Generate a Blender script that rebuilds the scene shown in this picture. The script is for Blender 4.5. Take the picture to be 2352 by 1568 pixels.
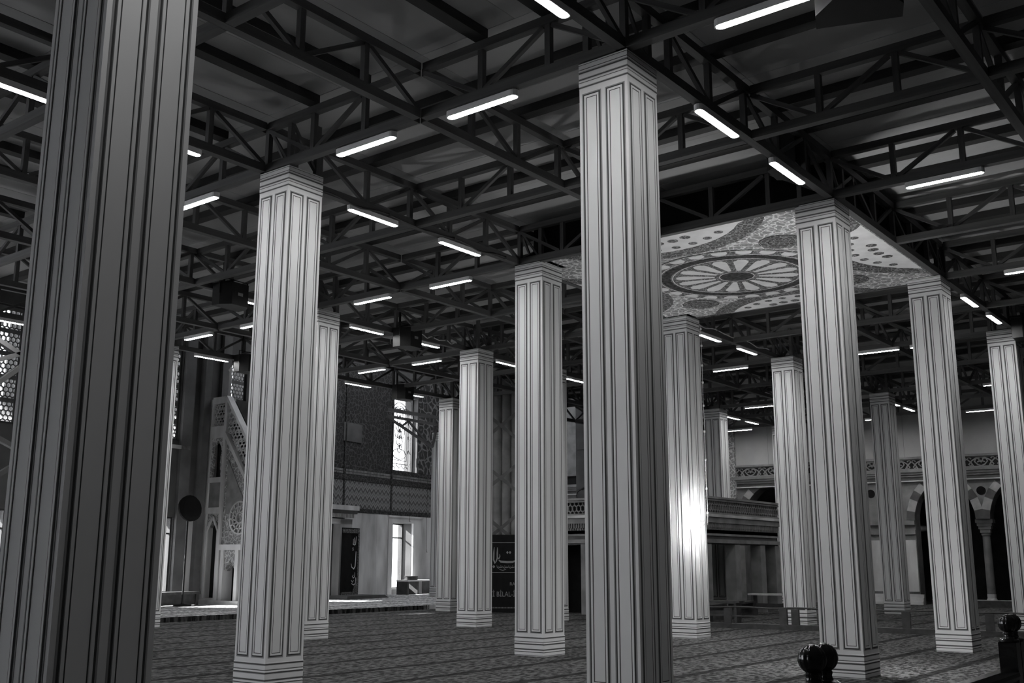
import bpy, math, random
from mathutils import Matrix, Vector
random.seed(7)
R = math.radians
scene = bpy.context.scene
for o in list(bpy.data.objects):
    bpy.data.objects.remove(o, do_unlink=True)
COL = scene.collection

# ------------------------------------------------------------------ camera
# X runs along the column rows away from the camera to the right, Y towards the qibla wall
F_PX, PITCH, ROLL, AZ, EYE = 2388.573, R(11.9442), R(0.0997), R(37.888), 1.5
cam_d = bpy.data.cameras.new('camera')
cam_d.sensor_fit = 'HORIZONTAL'
cam_d.sensor_width = 36.0
cam_d.lens = F_PX * 36.0 / 2352.0
cam_d.clip_start = 0.05
cam_d.clip_end = 300
cam = bpy.data.objects.new('camera', cam_d)
COL.objects.link(cam)
cam.matrix_world = (Matrix.Translation((0, 0, EYE)) @ Matrix.Rotation(AZ - math.pi / 2, 4, 'Z')
                    @ Matrix.Rotation(math.pi / 2 + PITCH, 4, 'X') @ Matrix.Rotation(ROLL, 4, 'Z'))
scene.camera = cam

# ------------------------------------------------------------------ light
LAMP_L = 98.0
world = bpy.data.worlds.new('overcast_sky')
scene.world = world
world.use_nodes = True
bg = world.node_tree.nodes['Background']
bg.inputs['Color'].default_value = (0.93, 0.95, 1.0, 1)
bg.inputs['Strength'].default_value = 6.5
sun_d = bpy.data.lights.new('sun', 'SUN')
sun_d.energy = 45.0
sun_d.angle = R(0.6)
sun = bpy.data.objects.new('sun', sun_d)
COL.objects.link(sun)
sun_dir = Vector((0.45, -0.89, -0.62))
sun.rotation_euler = sun_dir.to_track_quat('-Z', 'Y').to_euler()
sun.location = (15, 60, 30)

vs = scene.view_settings
vs.view_transform = 'Standard'
vs.look = 'None'
vs.gamma = 1.0
vs.use_curve_mapping = False
vs.exposure = 0.0

# ------------------------------------------------------------------ helpers
fwd = Vector((math.cos(AZ), math.sin(AZ), 0))
rgt = Vector((math.sin(AZ), -math.cos(AZ), 0))
def in_view(p, margin=350):
    d = Vector(p) - Vector((0, 0, EYE))
    c = d.dot(fwd) * math.cos(PITCH) + d.z * math.sin(PITCH)
    if c < 0.3:
        return False
    u = -d.dot(fwd) * math.sin(PITCH) + d.z * math.cos(PITCH)
    x = 1176 + F_PX * d.dot(rgt) / c
    y = 784 - F_PX * u / c
    return -margin < x < 2352 + margin and -margin < y < 1568 + margin

def tag(o, label=None, cat=None, group=None, kind=None):
    if label: o['label'] = label
    if cat: o['category'] = cat
    if group: o['group'] = group
    if kind: o['kind'] = kind
    return o

def empty(name, loc=(0, 0, 0), rz=0.0, parent=None):
    o = bpy.data.objects.new(name, None)
    o.empty_display_size = 0.2
    o.location = loc
    o.rotation_euler = (0, 0, rz)
    COL.objects.link(o)
    if parent: o.parent = parent
    return o

def thing(name, label, cat, loc=(0, 0, 0), rz=0.0, group=None):
    return tag(empty(name, loc, rz), label, cat, group)

def link(name, me, parent=None, mat=None):
    o = bpy.data.objects.new(name, me)
    COL.objects.link(o)
    if parent: o.parent = parent
    if mat is not None: o.matrix_local = mat
    return o

class MB:
    def __init__(s):
        s.v, s.f, s.m = [], [], []
    def add(s, vs_, fs, mi=0):
        b = len(s.v)
        s.v += [tuple(p) for p in vs_]
        s.f += [tuple(i + b for i in f) for f in fs]
        s.m += [mi] * len(fs)
        return s
    def box(s, a, b, mi=0):
        (x0, y0, z0), (x1, y1, z1) = a, b
        return s.add([(x0, y0, z0), (x1, y0, z0), (x1, y1, z0), (x0, y1, z0),
                      (x0, y0, z1), (x1, y0, z1), (x1, y1, z1), (x0, y1, z1)],
                     [(0, 3, 2, 1), (4, 5, 6, 7), (0, 1, 5, 4), (1, 2, 6, 5), (2, 3, 7, 6), (3, 0, 4, 7)], mi)
    def bar(s, p, q, w, d, mi=0, up=(0, 0, 1)):
        p, q = Vector(p), Vector(q)
        t = (q - p).normalized()
        u = Vector(up)
        if abs(t.dot(u)) > 0.98: u = Vector((1, 0, 0))
        a = t.cross(u).normalized() * (w / 2)
        c = a.cross(t).normalized() * (d / 2)
        vs_ = [p - a - c, p + a - c, p + a + c, p - a + c, q - a - c, q + a - c, q + a + c, q - a + c]
        return s.add(vs_, [(0, 1, 2, 3), (7, 6, 5, 4), (0, 4, 5, 1), (1, 5, 6, 2), (2, 6, 7, 3), (3, 7, 4, 0)], mi)
    def lathe(s, prof, n=20, c=(0, 0, 0), mi=0, lobes=0, amp=0.0):
        vs_, fs = [], []
        for r, z in prof:
            for i in range(n):
                a = 2 * math.pi * i / n
                rr = r * (1 + amp * abs(math.sin(lobes * a / 2)) - amp) if lobes else r
                vs_.append((c[0] + rr * math.cos(a), c[1] + rr * math.sin(a), c[2] + z))
        for k in range(len(prof) - 1):
            for i in range(n):
                j = (i + 1) % n
                fs.append((k * n + i, k * n + j, (k + 1) * n + j, (k + 1) * n + i))
        fs.append(tuple(range(n - 1, -1, -1)))
        fs.append(tuple((len(prof) - 1) * n + i for i in range(n)))
        return s.add(vs_, fs, mi)
    def tube(s, pts, r, n=6, mi=0):
        pts = [Vector(p) for p in pts]
        vs_, fs = [], []
        for k, p in enumerate(pts):
            t = (pts[min(k + 1, len(pts) - 1)] - pts[max(k - 1, 0)]).normalized()
            u = Vector((0, 0, 1)) if abs(t.z) < 0.9 else Vector((1, 0, 0))
            a = t.cross(u).normalized()
            b = t.cross(a)
            for i in range(n):
                an = 2 * math.pi * i / n
                vs_.append(p + a * (r * math.cos(an)) + b * (r * math.sin(an)))
        for k in range(len(pts) - 1):
            for i in range(n):
                j = (i + 1) % n
                fs.append((k * n + i, k * n + j, (k + 1) * n + j, (k + 1) * n + i))
        fs.append(tuple(range(n)))
        fs.append(tuple((len(pts) - 1) * n + i for i in range(n - 1, -1, -1)))
        return s.add(vs_, fs, mi)
    def prism(s, poly, y0, y1, mi=0):
        """polygon in (x, z) extruded along y"""
        n = len(poly)
        vs_ = [(x, y0, z) for x, z in poly] + [(x, y1, z) for x, z in poly]
        fs = [tuple(range(n)), tuple(range(2 * n - 1, n - 1, -1))]
        fs += [(i, n + i, n + (i + 1) % n, (i + 1) % n) for i in range(n)]
        return s.add(vs_, fs, mi)
    def hprism(s, poly, z0, z1, mi=0):
        n = len(poly)
        vs_ = [(x, y, z0) for x, y in poly] + [(x, y, z1) for x, y in poly]
        fs = [tuple(range(n - 1, -1, -1)), tuple(range(n, 2 * n))]
        fs += [(i, (i + 1) % n, n + (i + 1) % n, n + i) for i in range(n)]
        return s.add(vs_, fs, mi)
    def mesh(s, name, mats, smooth=False):
        me = bpy.data.meshes.new(name)
        me.from_pydata(s.v, [], s.f)
        if not isinstance(mats, (list, tuple)): mats = [mats]
        for m in mats: me.materials.append(m)
        if len(mats) > 1:
            me.polygons.foreach_set('material_index', s.m)
        if smooth:
            me.polygons.foreach_set('use_smooth', [True] * len(me.polygons))
            try: me.set_sharp_from_angle(angle=R(40))
            except Exception: pass
        me.update()
        return me
    def obj(s, name, mats, parent=None, smooth=False, mat=None):
        return link(name, s.mesh(name, mats, smooth), parent, mat)

# ------------------------------------------------------------------ materials (the photograph is black and white)
def _new(name):
    m = bpy.data.materials.new(name)
    m.use_nodes = True
    nt = m.node_tree
    return m, nt, nt.nodes['Principled BSDF']
def N(nt, t, **kw):
    n = nt.nodes.new(t)
    for k, v in kw.items(): setattr(n, k, v)
    return n
def g4(v): return (v, v, v, 1)
def ramp(nt, stops, interp='LINEAR'):
    r = N(nt, 'ShaderNodeValToRGB')
    r.color_ramp.interpolation = interp
    e = r.color_ramp.elements
    while len(e) < len(stops): e.new(0.5)
    for k, (p, v) in enumerate(stops):
        e[k].position = p
        e[k].color = g4(v)
    return r
def coords(nt, scale=(1, 1, 1), kind='Object'):
    tc = N(nt, 'ShaderNodeTexCoord')
    mp = N(nt, 'ShaderNodeMapping')
    mp.inputs['Scale'].default_value = scale
    nt.links.new(tc.outputs[kind], mp.inputs['Vector'])
    return mp
def plain(name, v, rough=0.6, scale=4.0, amt=0.25, bump=0.0, metal=0.0, stretch=(1, 1, 1), spec=0.5):
    m, nt, b = _new(name)
    mp = coords(nt, stretch)
    no = N(nt, 'ShaderNodeTexNoise')
    no.inputs['Scale'].default_value = scale
    no.inputs['Detail'].default_value = 5
    nt.links.new(mp.outputs[0], no.inputs['Vector'])
    rp = ramp(nt, [(0.3, v * (1 - amt)), (0.7, min(1, v * (1 + amt)))])
    nt.links.new(no.outputs['Fac'], rp.inputs[0])
    nt.links.new(rp.outputs[0], b.inputs['Base Color'])
    b.inputs['Roughness'].default_value = rough
    b.inputs['Metallic'].default_value = metal
    b.inputs['Specular IOR Level'].default_value = spec
    if bump:
        bp = N(nt, 'ShaderNodeBump')
        bp.inputs['Strength'].default_value = bump
        bp.inputs['Distance'].default_value = 0.02
        nt.links.new(no.outputs['Fac'], bp.inputs['Height'])
        nt.links.new(bp.outputs[0], b.inputs['Normal'])
    return m
def math_node(nt, op, a, b=None, c=None):
    n = N(nt, 'ShaderNodeMath', operation=op)
    for i, x in enumerate((a, b, c)):
        if x is None: continue
        if isinstance(x, (int, float)): n.inputs[i].default_value = x
        else: nt.links.new(x, n.inputs[i])
    return n.outputs[0]

M = {}
M['fabric'] = plain('column_cloth', 0.78, 0.75, 1.3, 0.10, stretch=(1, 1, 0.35), spec=0.2)
M['ink'] = plain('column_print_line', 0.06, 0.8, 6, 0.1, spec=0.2)
M['ink_soft'] = plain('column_print_soft_line', 0.31, 0.8, 6, 0.1, spec=0.2)
M['steel'] = plain('truss_paint', 0.08, 0.55, 3, 0.2)
M['steel_dark'] = plain('joist_paint', 0.03, 0.6, 3, 0.2)
M['deck'] = plain('deck_board', 0.44, 0.7, 1.5, 0.18)
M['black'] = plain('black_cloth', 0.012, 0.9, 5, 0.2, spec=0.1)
M['plastic'] = plain('black_plastic', 0.012, 0.5, 5, 0.2, spec=0.3)
M['grille'] = plain('speaker_grille', 0.025, 0.7, 60, 0.6, spec=0.2)
M['plaster'] = plain('old_plaster', 0.085, 0.85, 1.2, 0.3)
M['plaster_pale'] = plain('pale_plaster', 0.14, 0.85, 1.2, 0.3)
M['board'] = plain('wall_board', 0.36, 0.8, 1.0, 0.12)
M['stone'] = plain('dressed_stone', 0.21, 0.75, 2.2, 0.3, 0.15)
M['marble'] = plain('grey_marble', 0.55, 0.45, 1.1, 0.35, stretch=(1.2, 1.2, 0.4))
M['marble_dark'] = plain('dark_marble', 0.08, 0.5, 2.0, 0.35)
M['voussoir_dark'] = plain('dark_voussoir_stone', 0.10, 0.7, 3.0, 0.3)
M['voussoir_light'] = plain('pale_voussoir_stone', 0.40, 0.7, 3.0, 0.2)
M['wood'] = plain('dark_varnished_wood', 0.014, 0.16, 6, 0.4, stretch=(1, 1, 4), spec=0.6)
M['wood_dull'] = plain('dark_wood', 0.045, 0.5, 6, 0.4)
M['void'] = plain('painted_recess_shade', 0.03, 0.95, 2, 0.3, spec=0.0)  # near-black colour paints in the shade of the recesses
M['white'] = plain('white_paint', 0.75, 0.5, 3, 0.05)
M['chalk'] = plain('white_thread', 0.62, 0.8, 3, 0.1)
M['grey_print'] = plain('grey_print', 0.25, 0.8, 3, 0.1)
M['lead'] = plain('lead_came', 0.05, 0.6, 3, 0.1)
M['stained'] = plain('tinted_glass_lozenge', 0.18, 0.4, 3, 0.3)
M['canopy_light'] = plain('canopy_pale_print', 0.85, 0.8, 3, 0.08, spec=0.1)
M['canopy_dark'] = plain('canopy_dark_print', 0.07, 0.8, 14, 0.7, spec=0.1)
M['cable'] = plain('white_cable', 0.6, 0.5, 3, 0.05)
M['leaf'] = plain('leaf', 0.12, 0.6, 5, 0.4)

def emission(name, strength):
    m, nt, b = _new(name)
    nt.nodes.remove(b)
    e = N(nt, 'ShaderNodeEmission')
    e.inputs['Color'].default_value = (1, 1, 1, 1)
    e.inputs['Strength'].default_value = strength
    nt.links.new(e.outputs[0], nt.nodes['Material Output'].inputs[0])
    return m
M['tube'] = emission('fluorescent_diffuser', LAMP_L)
M['bowl'] = emission('uplight_glow', 190.0)

def glass():
    m, nt, b = _new('window_glass')
    nt.nodes.remove(b)
    t = N(nt, 'ShaderNodeBsdfTransparent')
    t.inputs[0].default_value = g4(0.92)
    gl = N(nt, 'ShaderNodeBsdfGlossy')
    gl.inputs['Roughness'].default_value = 0.05
    mx = N(nt, 'ShaderNodeMixShader')
    mx.inputs[0].default_value = 0.05
    nt.links.new(t.outputs[0], mx.inputs[1])
    nt.links.new(gl.outputs[0], mx.inputs[2])
    nt.links.new(mx.outputs[0], nt.nodes['Material Output'].inputs[0])
    return m
M['glass'] = glass()

def carpet(name, base, stripes=True):
    m, nt, b = _new(name)
    mp = coords(nt, (1, 1, 1))
    sx = N(nt, 'ShaderNodeSeparateXYZ')
    nt.links.new(mp.outputs[0], sx.inputs[0])
    mp2 = coords(nt, (5.0, 9.0, 1))
    no = N(nt, 'ShaderNodeTexNoise')
    no.inputs['Scale'].default_value = 1.7
    no.inputs['Detail'].default_value = 4
    no.inputs['Roughness'].default_value = 0.7
    nt.links.new(mp2.outputs[0], no.inputs['Vector'])
    vo = N(nt, 'ShaderNodeTexVoronoi')
    vo.inputs['Scale'].default_value = 1.6
    nt.links.new(mp2.outputs[0], vo.inputs['Vector'])
    mix = math_node(nt, 'MULTIPLY_ADD', vo.outputs['Distance'], 0.35, no.outputs['Fac'])
    rp = ramp(nt, [(0.46, base * 0.3), (0.62, base), (0.76, base * 4.6)])
    nt.links.new(mix, rp.inputs[0])
    out = rp.outputs[0]
    if stripes:
        wob = math_node(nt, 'MULTIPLY', no.outputs['Fac'], 0.10)
        y = math_node(nt, 'ADD', sx.outputs['Y'], wob)
        fr = math_node(nt, 'FRACT', math_node(nt, 'DIVIDE', math_node(nt, 'ADD', y, 100 * 1.27 - 7.25 + 0.05), 1.27))
        d = math_node(nt, 'ABSOLUTE', math_node(nt, 'SUBTRACT', fr, 0.5))
        st = ramp(nt, [(0.415, 1.0), (0.455, 0.22)])
        nt.links.new(d, st.inputs[0])
        mm = N(nt, 'ShaderNodeMixRGB', blend_type='MULTIPLY')
        mm.inputs[0].default_value = 1
        nt.links.new(out, mm.inputs[1])
        nt.links.new(st.outputs[0], mm.inputs[2])
        out = mm.outputs[0]
    nt.links.new(out, b.inputs['Base Color'])
    b.inputs['Roughness'].default_value = 0.95
    b.inputs['Specular IOR Level'].default_value = 0.1
    bp = N(nt, 'ShaderNodeBump')
    bp.inputs['Strength'].default_value = 0.5
    bp.inputs['Distance'].default_value = 0.02
    nt.links.new(mix, bp.inputs['Height'])
    nt.links.new(bp.outputs[0], b.inputs['Normal'])
    return m
M['carpet'] = carpet('carpet', 0.028)
M['carpet_pale'] = carpet('pale_carpet', 0.15)
M['carpet_edge'] = carpet('carpet_edge', 0.014, False)

def ornament(name, lo, hi, scale, distort=1.5, bump=0.0, axes=(1, 1, 1), edge=True):
    """dense arabesque: distorted voronoi cell edges"""
    m, nt, b = _new(name)
    mp = coords(nt, axes)
    no = N(nt, 'ShaderNodeTexNoise')
    no.inputs['Scale'].default_value = scale * 0.8
    nt.links.new(mp.outputs[0], no.inputs['Vector'])
    ad = N(nt, 'ShaderNodeVectorMath', operation='MULTIPLY_ADD')
    nt.links.new(no.outputs['Color'], ad.inputs[0])
    ad.inputs[1].default_value = (distort / scale,) * 3
    nt.links.new(mp.outputs[0], ad.inputs[2])
    vo = N(nt, 'ShaderNodeTexVoronoi', feature='DISTANCE_TO_EDGE' if edge else 'F1')
    vo.inputs['Scale'].default_value = scale
    nt.links.new(ad.outputs[0], vo.inputs['Vector'])
    rp = ramp(nt, [(0.02, hi), (0.10, lo), (0.30, lo * 0.8), (0.42, (lo + hi) / 2)] if edge else [(0.15, lo), (0.45, hi)])
    nt.links.new(vo.outputs['Distance'], rp.inputs[0])
    nt.links.new(rp.outputs[0], b.inputs['Base Color'])
    b.inputs['Roughness'].default_value = 0.6
    if bump:
        bp = N(nt, 'ShaderNodeBump')
        bp.inputs['Strength'].default_value = bump
        bp.inputs['Distance'].default_value = 0.05
        bp.invert = True
        nt.links.new(vo.outputs['Distance'], bp.inputs['Height'])
        nt.links.new(bp.outputs[0], b.inputs['Normal'])
    return m
M['tile_dark'] = ornament('dark_floral_tile', 0.012, 0.075, 5.0, 1.2)
M['tile_bold'] = ornament('bold_floral_tile', 0.03, 0.22, 2.6, 1.0)
M['carved'] = ornament('carved_marble', 0.22, 0.5, 6.0, 1.6, 0.8)
M['canopy'] = ornament('canopy_arabesque_print', 0.33, 0.92, 6.5, 1.8)
M['canopy_fine'] = ornament('canopy_fine_print', 0.06, 0.40, 10.0, 1.8)
M['border_print'] = ornament('curtain_border', 0.02, 0.22, 14.0, 1.2)

def zigzag():
    m, nt, b = _new('chevron_tile')
    mp = coords(nt)
    sx = N(nt, 'ShaderNodeSeparateXYZ')
    nt.links.new(mp.outputs[0], sx.inputs[0])
    q = 0.30
    tri = math_node(nt, 'ABSOLUTE', math_node(nt, 'SUBTRACT', math_node(nt, 'FRACT', math_node(nt, 'ADD', math_node(nt, 'DIVIDE', sx.outputs['X'], q), 100.0)), 0.5))
    row = math_node(nt, 'FRACT', math_node(nt, 'ADD', math_node(nt, 'DIVIDE', sx.outputs['Z'], 0.34), math_node(nt, 'MULTIPLY', tri, 1.0)))
    rp = ramp(nt, [(0.05, 0.05), (0.18, 0.05), (0.26, 0.26), (0.55, 0.16), (0.62, 0.05), (0.72, 0.30), (0.86, 0.14)])
    nt.links.new(row, rp.inputs[0])
    nt.links.new(rp.outputs[0], b.inputs['Base Color'])
    b.inputs['Roughness'].default_value = 0.4
    return m
M['tile_zig'] = zigzag()

# ------------------------------------------------------------------ floor and platform
o = MB().box((-8, -9, -0.3), (46, 38, 0)).obj('floor', M['carpet'])
tag(o, 'dark patterned prayer carpet with thin dark row lines over the whole hall', 'floor', kind='structure')
tag(MB().box((-8, -9, 0.0), (46, 1.70, 0.006)).obj('floor_added_dark', M['marble_dark']), 'dark floor strip added beyond the wooden railing to cut bounced light', 'floor', kind='structure')  # dark slab added to keep bounced light off the deck above
STEP_Y, STEP_Z = 23.25, 0.13
pl = MB().box((-8, STEP_Y + 0.03, 0.0), (40, 38, STEP_Z)).obj('floor_platform', M['carpet_pale'])
tag(pl, 'raised carpeted platform one low step up before the tiled wall', 'floor', kind='structure')
MB().box((-8, STEP_Y, 0.0), (25.3, STEP_Y + 0.028, STEP_Z - 0.005)).obj('riser', M['carpet_edge'], pl)

# ------------------------------------------------------------------ column grid and truss grid
W = 0.585
UC = [2.805, 8.41, 14.04, 19.20, 24.79, 32.04, 37.6]
VC = [5.07, 10.27, 15.99, 21.68]
UL = [2.85, 5.65, 8.45, 11.40, 14.08, 16.85, 19.60, 22.45, 25.30, 28.75, 32.20, 34.90, 37.60]
VL = [-0.55, 2.38, 5.13, 7.96, 10.80, 13.70, 16.50, 19.40, 22.05]
Z_BC, Z_TC = 6.68, 7.28

ROWN = {-0.55: 'beyond the railing', 2.38: 'over the railing', 5.13: 'in the large near column row', 7.96: 'between near and uplight rows',
        10.80: 'in the uplight column row', 13.70: 'between uplight and tribune rows', 16.50: 'in the tribune row',
        19.40: 'between tribune and step rows', 22.05: 'in the platform step row'}
LINEN = {-2.8: 'rear wall', 2.85: 'large near column', 5.65: 'first half bay', 8.45: 'speaker column line', 11.40: 'big speaker', 14.08: 'canopy near edge',
         16.85: 'canopy middle', 19.60: 'canopy far edge', 22.45: 'barrier', 25.30: 'desks', 28.75: 'tribune', 32.20: 'tribune back', 34.90: 'arcade approach', 37.60: 'arcade'}
def near_key(d, x): return min(d, key=lambda k: abs(k - x))
# ------------------------------------------------------------------ columns
H = 6.61
def frame_rings(x0, x1, z0, z1, rings, cap_y, cap_m, back_y):
    """nested rectangular rings: rings = [(inset, y, material to next)]"""
    b = MB()
    def rect(i, y): return [(x0 + i, -y, z0 + i), (x1 - i, -y, z0 + i), (x1 - i, -y, z1 - i), (x0 + i, -y, z1 - i)]
    for k in range(len(rings) - 1):
        i0, y0, m = rings[k]
        i1, y1, _ = rings[k + 1]
        b.add(rect(i0, y0) + rect(i1, y1), [(j, (j + 1) % 4, 4 + (j + 1) % 4, 4 + j) for j in range(4)], m)
    i, y, m = rings[-1]
    b.add(rect(i, y), [(0, 1, 2, 3)], cap_m)
    return b
hw = W / 2
cm = [M['fabric'], M['ink'], M['ink_soft']]
panel_rings = [(0, 0.0, 2), (0.004, 0.002, 2), (0.013, 0.002, 1), (0.027, 0.002, 2), (0.030, 0.007, 0),
               (0.049, 0.007, 0), (0.052, 0.003, 1), (0.060, 0.003, 0)]
PZ0, PZ1 = 0.36, 6.27
panel_me = frame_rings(-0.118, 0.118, PZ0, PZ1, panel_rings, 0.003, 0, 0).mesh('panel', cm)
shaft_me = MB().box((-hw, -hw, 0.0), (hw, hw, H)).mesh('shaft', cm)
def square_stack(prof):
    """prof = [(z, outward offset, material to next)] lofted on the square plan"""
    b = MB()
    def sq(z, d):
        e = hw + d
        return [(-e, -e, z), (e, -e, z), (e, e, z), (-e, e, z)]
    for k in range(len(prof) - 1):
        z0, d0, m = prof[k]
        z1, d1, _ = prof[k + 1]
        b.add(sq(z0, d0) + sq(z1, d1), [(j, (j + 1) % 4, 4 + (j + 1) % 4, 4 + j) for j in range(4)], m)
    b.add(sq(prof[0][0], prof[0][1]), [(3, 2, 1, 0)], 0)
    b.add(sq(prof[-1][0], prof[-1][1]), [(0, 1, 2, 3)], 0)
    return b
def band_profile(levels, z_end):
    """dark printed lines at the listed heights, a pale moulding between them"""
    pr = [(levels[0][0] - 0.02, 0.001, 0)]
    for k, (z, th) in enumerate(levels):
        pr += [(z - th, 0.003 + 0.002 * (k % 2), 2), (z - th * 0.4, 0.002, 1), (z + th * 0.4, 0.002, 2 if th > 0.009 else 0),
               (z + th, 0.004 + 0.002 * (k % 2), 0)]
    pr.append((z_end, 0.004, 0))
    return pr
base_me = square_stack(band_profile([(0.012, 0.006), (0.067, 0.008), (0.105, 0.013), (0.187, 0.013), (0.225, 0.008), (0.2875, 0.012)], 0.31)).mesh('plinth', cm)
cap_me = square_stack(band_profile([(6.344, 0.012), (6.400, 0.007), (6.434, 0.012), (6.508, 0.013), (6.546, 0.007), (6.598, 0.006)], H + 0.004)).mesh('capital', cm)
leg_me = MB().box((-0.035, -0.035, H + 0.005), (0.035, 0.035, 7.34)).mesh('tower_leg', M['steel'])
lace = MB()
for sx_ in (-1, 1):
    lace.bar((sx_ * 0.23, -0.23, 6.66), (sx_ * 0.23, 0.23, 7.28), 0.035, 0.035)
    lace.bar((-0.23, sx_ * 0.23, 7.28), (0.23, sx_ * 0.23, 6.66), 0.035, 0.035)
lace_me = lace.mesh('lacing', M['steel'])
def column(u, v, label, group=None, z=0.0):
    t = thing('square_column', label, 'column', (u + hw, v + hw, z), 0, group)
    t['kind'] = 'thing'
    sh = link('shaft', shaft_me, t)
    link('plinth', base_me, t)
    link('capital', cap_me, t)
    for k in range(4):
        rot = Matrix.Rotation(k * math.pi / 2, 4, 'Z')
        for x in (-0.142, 0.142):
            link('panel', panel_me, sh, rot @ Matrix.Translation((x, -hw, 0)))
        link('tower_leg', leg_me, t, rot @ Matrix.Translation((0.23, 0.23, 0)))
    link('lacing', lace_me, t)
    return t
GC = 'cloth-clad square columns in rows'
generic = 'pale square column with printed double panels, standing in the rows on the carpet'
cols = {
    (0, 0): 'pale square column nearest the dark wooden railing, large and dimly lit',
    (1, 0): 'pale square column carrying the truss crossing beside the black ceiling speaker',
    (2, 0): 'pale square column under the painted canopy corner, behind the wooden railing newels',
    (3, 0): 'pale square column under the canopy corner next to the low barrier',
    (4, 0): None,
    (1, 1): None,
    (2, 1): 'pale square column under the canopy corner facing the fluted pier',
    (3, 1): 'pale square column with a glowing bowl uplight on its corner',
    (4, 1): 'pale square column standing behind the low rope barrier',
    (5, 1): None, (6, 1): None,
    (1, 2): None, (2, 2): None, (3, 2): None, (5, 2): None, (6, 2): None,
    (2, 3): None, (3, 3): None, (4, 3): 'pale square column beside the black banner and fluted pier',
}
for (i, j), lab in cols.items():
    lab = lab or 'pale square panelled column %s, on the %s line' % (ROWN[near_key(ROWN, VC[j] + 0.3)], LINEN[near_key(LINEN, UC[i] + 0.2)].replace(' line', ''))
    column(UC[i], VC[j], lab, GC)
column(22.38, 15.99, 'pale square column set between the rows before the raised tribune')
column(32.04, 28.55, 'pale square column on the raised platform under a diagonal bracket', z=STEP_Z)
column(32.04, 5.07, 'pale square panelled column in the large near column row, on the tribune back line', GC)

# cable with clips down the edge of the column that carries the uplight
cx, cy = UC[3] + W + 0.022, VC[1] - 0.022
t = thing('edge_cable', 'thin white cable with small clips down the uplight column edge', 'cable', (cx, cy, 0))
MB().tube([(0.006 * math.sin(k * 1.7), 0.004 * math.cos(k), 6.5 - k * 0.25) for k in range(18)], 0.006, 5).obj('wire', M['cable'], t)
clip = MB().box((-0.014, -0.02, -0.02), (0.014, 0.012, 0.02)).mesh('clip', M['white'])
for z in (6.42, 6.05, 5.62, 5.25, 4.75, 4.2, 3.6, 3.0, 2.5):
    link('clip', clip, t, Matrix.Translation((0, 0, z)))
# bowl uplight
def bowl_uplight(u, v, label, side=1, k_=0.72):
    t_ = thing('bowl_uplight', label, 'lamp', (u, v, 2.2), 0, 'bowl uplights around the painted canopy')
    prof = [(r_ * k_, z_ * k_) for r_, z_ in ((0.02, 0.0), (0.09, 0.015), (0.16, 0.05), (0.20, 0.10), (0.205, 0.115))]
    MB().lathe(prof, 20).obj('bowl', M['bowl'], t_, True)
    MB().box((0.0, 0.03, -0.05), (0.07, 0.135, 0.0)).obj('bracket', M['steel'], t_, mat=Matrix.Identity(4) if side > 0 else Matrix.Translation((-0.228, -0.08, 0)))
    MB().tube([(0.0, 0.0, 0.0), (0.05, -0.02, -0.08), (0.12, 0.02, -0.13), (0.22, 0.0, -0.05), (0.26, 0.03, 0.1)], 0.006, 5).obj('loose_wire', M['cable'], t_)
bowl_uplight(19.12, 10.13, 'glowing bowl-shaped uplight fixed to the column corner under the canopy')
bowl_uplight(14.04 + W + 0.235, 5.56, 'unseen bowl uplight added on the inner column face to light the canopy', 0, 1.05)  # added out of sight behind the column to brighten the canopy

# ------------------------------------------------------------------ roof trusses
def unit_box(name, mat):
    return MB().box((-0.5, -0.5, -0.5), (0.5, 0.5, 0.5)).mesh(name, mat)
UB = unit_box('steel_member', M['steel'])
def member(name, parent, p, q, w, d):
    p, q = Vector(p), Vector(q)
    t = (q - p)
    L = t.length
    ang = math.atan2(t.z, t.x)
    m = (Matrix.Translation((p + q) / 2) @ Matrix.Rotation(-ang, 4, 'Y') @ Matrix.Diagonal((L, w, d, 1)))
    return link(name, UB, parent, m)
def truss(x, y, rz, L, n, label, group, zoff=0.0):
    t = thing('roof_truss', label, 'truss', (x, y, Z_BC - 0.055), rz, group)
    zb, zt = 0.055 + zoff, Z_TC - Z_BC + 0.055 + zoff
    g = 0.06
    member('bottom_chord', t, (g, 0, zb), (L - g, 0, zb), 0.11, 0.11)
    member('top_chord', t, (g, 0, zt), (L - g, 0, zt), 0.10, 0.10)
    xs = [L * k / n for k in range(n + 1)]
    for k, xx in enumerate(xs):
        if k in (0, n): continue
        member('post', t, (xx, 0, zb + 0.05), (xx, 0, zt - 0.05), 0.07, 0.07)
    for k in range(n):
        a, b = xs[k], xs[k + 1]
        up = (k % 2 == 0)
        pa = (a + 0.07, 0, zt - 0.06) if not up else (a + 0.07, 0, zb + 0.06)
        pb = (b - 0.05, 0, zb + 0.06) if not up else (b - 0.05, 0, zt - 0.06)
        member('brace', t, pa, pb, 0.05, 0.055)
    return t
U_COL = [-2.8, 2.85, 8.45, 14.08, 19.60, 25.30, 32.20, 37.60]
def seg_visible(a, b):
    for k in range(9):
        f = k / 8
        for z in (Z_BC, Z_TC):
            if in_view((a[0] + (b[0] - a[0]) * f, a[1] + (b[1] - a[1]) * f, z)): return True
    return False
V_COLROWS = (5.13, 10.80, 16.50, 22.05)
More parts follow.
